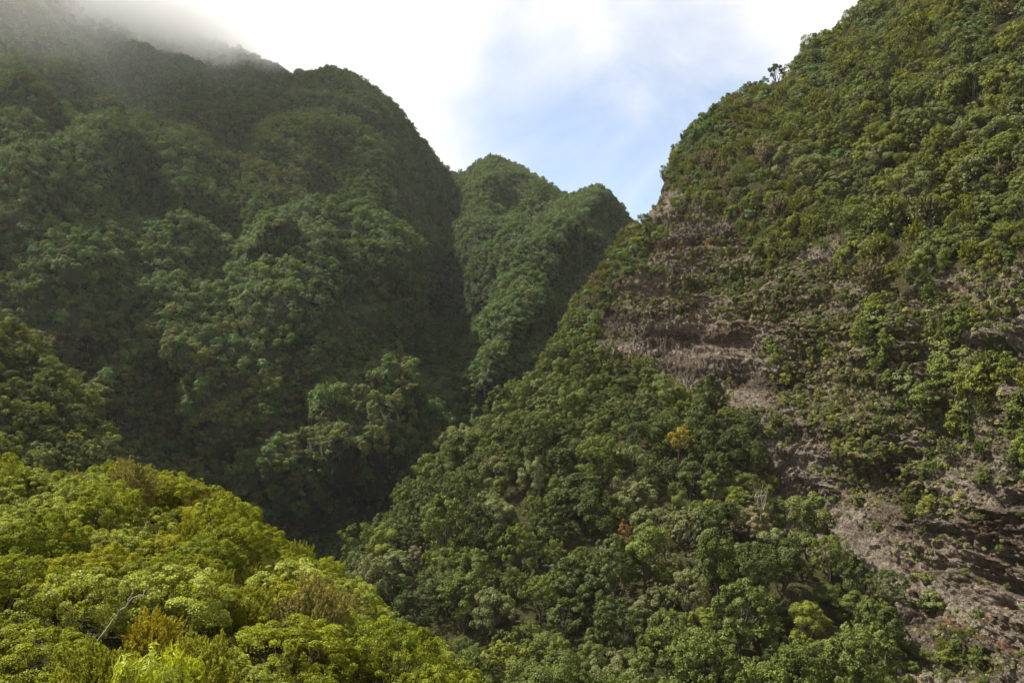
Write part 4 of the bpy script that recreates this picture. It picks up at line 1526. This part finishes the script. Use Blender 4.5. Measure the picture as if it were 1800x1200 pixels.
def build_near_shrubs():
    rng = np.random.default_rng(73)
    P = NH_P
    uu, vv = to_pix(P)
    bad = P[..., 1] < 6
    uu = np.where(bad, -9999, uu)

    def dens(u, v):
        return (u > -320) * (u < 1000)

    def rad(u, v, r):
        return r.uniform(0.75, 1.25, len(u))
    pts, uv, nrm, rd = scatter(rng, P, np.stack([uu, vv], -1), 9000, dens, rad)
    cnt = 0
    desc = {'laurel': ('laurel_shrub', 'pale green glossy-leaved laurel shrub', 'laurel shrubs on the near hillside'), 'faya': ('evergreen_shrub', 'fresh green fine-leaved evergreen shrub', 'evergreen shrubs on the near hillside'),
            'heath': ('heath_shrub', 'yellow olive feathery heath shrub', 'yellow olive heath shrubs on the near hillside'), 'gold': ('golden_heath_shrub', 'golden yellow feathery heath shrub', 'golden heath shrubs on the near hillside'),
            'dry': ('faded_heath_shrub', 'faded pinkish brown heath shrub', 'faded heath shrubs on the near hillside')}
    fl = fbm(pts / 7.0, 95, 2)
    for q in range(len(pts)):
        p = pts[q]
        if p[1] < 13 or p[1] > 76:
            continue
        s = rd[q] * rng.uniform(0.85, 1.15)
        hgt = s * rng.uniform(0.75, 1.1)
        # a near plant must stay below the eye line of the photograph's lower edge
        pu, pv = to_pix(p + np.array([0, 0, 3.3 * hgt]))
        limit = np.interp(pu, [-100, 200, 290, 400, 500, 620, 700, 830], [785, 775, 808, 875, 940, 1020, 1105, 1190])
        if pv < limit:                      # only low plants on the exposed edge of the slope
            s, hgt = s * 0.7, hgt * 0.55
            pu, pv = to_pix(p + np.array([0, 0, 3.3 * hgt]))
        if not (-260 < pu < 800) or pv > 1330 or pv < limit - 6:
            continue
        f = fl[q] + rng.normal(0, 0.25)
        gold_zone = p[1] < 32 and pu < 330
        if f > 0.36:
            key = 'laurel'
        elif f < -0.30:
            key = 'faya'
        else:
            r = rng.random()
            key = ('gold' if (gold_zone and r < 0.22) or r < 0.04 else 'dry' if r < 0.17 else 'heath' if r < 0.62 else 'faya' if r < 0.85 else 'laurel')
        if pu > 560 and key in ('gold', 'dry', 'heath') and rng.random() < 0.75:
            key = 'faya'
        kd = NEAR_KINDS['heath' if key in ('gold', 'dry') else key]
        nm, lb, gr = desc[key]
        where = near_spot(pu, pv, ((240, 1045, 110, 'around the bare forked branch'), (285, 1150, 110, 'beside the bright star-leaved shrubs')))
        if not where:
            crest = np.interp(pu, [0, 200, 290, 400, 500, 620, 700, 850], [815, 795, 830, 890, 950, 1030, 1110, 1200])
            where = 'on the crest of the near hillside' if pv < crest + 60 else 'midway down the near hillside' if pv < 1080 else 'at the bottom of the near hillside'
        plant(nm, kd[rng.integers(0, len(kd))], S_MATS[key], p - np.array([0, 0, 0.15]), (rng.normal(0, .1), rng.normal(0, .1), rng.uniform(0, 6.28)), (s, s, hgt),
              size_word(s, 0.85, 1.15) + form_word(hgt / s * 1.1) + lb + ' ' + where, 'shrub', gr)
        cnt += 1
    for u, v, d, s in ((265, 1190, 21.5, 0.8), (315, 1200, 22.5, 0.6)):
        p = to_world(u, v, d)
        z = float(NH_F(p[0], p[1]))
        plant('bright_shrub', NEAR_KINDS['star'][0], None, (p[0], p[1], z), (0, 0, rng.uniform(0, 6)), (s, s, (p[2] - z) / 2.35),
              'bright yellow green shrub with long starry leaves on the near hillside', 'shrub', 'bright star-leaved shrubs')
    # bare grey branch leaning through the shrubs
    a, b = to_world(212, 1072, 30.0), to_world(262, 1032, 30.6)
    ts = np.linspace(0, 1, 7)[:, None]
    q = a * (1 - ts) + b * ts + rng.normal(0, 0.03, (7, 3))
    v1, f1 = tube(q, np.linspace(0.028, 0.010, 7), 6)
    c = to_world(240, 1018, 30.3)
    q2 = q[1] * (1 - ts) + c * ts + rng.normal(0, 0.03, (7, 3))
    v2, f2 = tube(q2, np.linspace(0.018, 0.008, 7), 6)
    low = a + np.array([-0.8, 0.2, -1.0])
    q3 = low * (1 - ts) + a * ts + rng.normal(0, 0.03, (7, 3))
    v3, f3 = tube(q3, np.linspace(0.035, 0.028, 7), 6)
    o = obj('dead_branch', new_mesh('dead_branch', np.concatenate([v1, v2, v3]), np.concatenate([f1, f2 + len(v1), f3 + len(v1) + len(v2)]), M_DEADWOOD, smooth=True))
    tag(o, 'bare pale forked branch sticking out between the near shrubs', 'branch')
    print('near shrubs', cnt)


build_near_shrubs()


# ------------------------------------------------------------------ air: haze and the mist on the crest
def build_haze():
    x0, x1, y0, y1, z0, z1 = -9400, 9400, -9200, 9600, -260, 520
    v = [(x, y, z) for z in (z0, z1) for y in (y0, y1) for x in (x0, x1)]
    f = [(0, 2, 3, 1), (4, 5, 7, 6), (0, 1, 5, 4), (2, 6, 7, 3), (0, 4, 6, 2), (1, 3, 7, 5)]
    m, t = new_mat('haze')
    out = N(t, 'ShaderNodeOutputMaterial')
    pv = N(t, 'ShaderNodeVolumePrincipled')
    pv.inputs['Color'].default_value = (0.97, 0.98, 1.0, 1)
    pv.inputs['Density'].default_value = 0.00004
    pv.inputs['Anisotropy'].default_value = 0.45
    L(t, pv.outputs[0], out.inputs['Volume'])
    o = obj('haze', new_mesh('haze', v, f, m))
    tag(o, 'thin pale haze filling the ravine air', 'haze', kind='stuff')


def build_mist():
    """cloud bank lying along the crest of the mountain: thick along a line in the air, thinning away from it"""
    a = Vector(to_world(-10, -80, 600.0))
    b = Vector(to_world(575, 108, 690.0))
    ra, rb = 92.0, 36.0
    m, t = new_mat('mist')
    out = N(t, 'ShaderNodeOutputMaterial')
    pv = N(t, 'ShaderNodeVolumePrincipled')
    pv.inputs['Color'].default_value = (1, 1, 1, 1)
    pv.inputs['Anisotropy'].default_value = 0.25
    tc = N(t, 'ShaderNodeTexCoord')

    def vm(op, x, y):
        n = N(t, 'ShaderNodeVectorMath', operation=op)
        for i, q in enumerate((x, y)):
            if hasattr(q, 'links'):
                L(t, q, n.inputs['Scale'] if op == 'SCALE' and i == 1 else n.inputs[i])
            elif q is not None:
                n.inputs[i].default_value = q
        return n

    def mt(op, x, y):
        n = N(t, 'ShaderNodeMath', operation=op)
        for i, q in enumerate((x, y)):
            if hasattr(q, 'links'):
                L(t, q, n.inputs[i])
            else:
                n.inputs[i].default_value = q
        return n.outputs[0]
    ab = b - a
    ln = ab.length
    dr = ab / ln
    rel = vm('SUBTRACT', tc.outputs['Object'], a).outputs[0]
    along = vm('DOT_PRODUCT', rel, dr).outputs['Value']
    sc1 = N(t, 'ShaderNodeVectorMath', operation='SCALE')
    sc1.inputs[0].default_value = dr
    L(t, along, sc1.inputs['Scale'])
    perp = vm('LENGTH', vm('SUBTRACT', rel, sc1.outputs[0]).outputs[0], None).outputs['Value']
    radius = mt('ADD', mt('MULTIPLY', along, (rb - ra) / ln), ra)
    nz = N(t, 'ShaderNodeTexNoise')
    nz.inputs['Scale'].default_value = 0.02
    nz.inputs['Detail'].default_value = 4
    L(t, tc.outputs['Object'], nz.inputs['Vector'])
    q = mt('DIVIDE', perp, radius)
    q = mt('ADD', q, mt('MULTIPLY', mt('SUBTRACT', nz.outputs[0], 0.5), 1.3))
    fall = N(t, 'ShaderNodeMapRange', interpolation_type='SMOOTHERSTEP')
    fall.inputs[1].default_value = 1.0
    fall.inputs[2].default_value = 0.25
    fall.inputs[3].default_value = 0.0
    fall.inputs[4].default_value = 0.13
    L(t, q, fall.inputs[0])
    ends = N(t, 'ShaderNodeMapRange', interpolation_type='SMOOTHSTEP')
    ends.inputs[1].default_value = -15.0
    ends.inputs[2].default_value = 45.0
    L(t, along, ends.inputs[0])
    ende = N(t, 'ShaderNodeMapRange', interpolation_type='SMOOTHSTEP')
    ende.inputs[1].default_value = ln
    ende.inputs[2].default_value = ln - 190
    L(t, along, ende.inputs[0])
    veil = N(t, 'ShaderNodeMapRange', interpolation_type='SMOOTHSTEP')
    veil.inputs[1].default_value = 3.3
    veil.inputs[2].default_value = 0.3
    veil.inputs[4].default_value = 0.0034
    L(t, q, veil.inputs[0])
    L(t, mt('MULTIPLY', mt('MULTIPLY', mt('ADD', fall.outputs[0], veil.outputs[0]), ends.outputs[0]), ende.outputs[0]), pv.inputs['Density'])
    L(t, pv.outputs[0], out.inputs['Volume'])
    # closed hull round the bank
    bm = bmesh.new()
    sides, ring = 16, []
    side = dr.cross(Vector((0, 0, 1))).normalized()
    up = side.cross(dr)
    for k in range(9):
        f = k / 8.0
        c = a + dr * (-20 + (ln + 25) * f)
        r = (ra + (rb - ra) * f) * 3.0
        ring.append([bm.verts.new(c + (side * math.cos(2 * math.pi * j / sides) + up * math.sin(2 * math.pi * j / sides)) * r) for j in range(sides)])
    for k in range(8):
        for j in range(sides):
            bm.faces.new((ring[k][j], ring[k][(j + 1) % sides], ring[k + 1][(j + 1) % sides], ring[k + 1][j]))
    bm.faces.new(ring[0])
    bm.faces.new(ring[-1])
    bmesh.ops.recalc_face_normals(bm, faces=bm.faces)
    me = bpy.data.meshes.new('mist')
    bm.to_mesh(me)
    bm.free()
    me.materials.append(m)
    o = obj('mist', me)
    tag(o, 'white cloud bank lying over the crest of the far mountain', 'mist', kind='stuff')


build_haze()
build_mist()
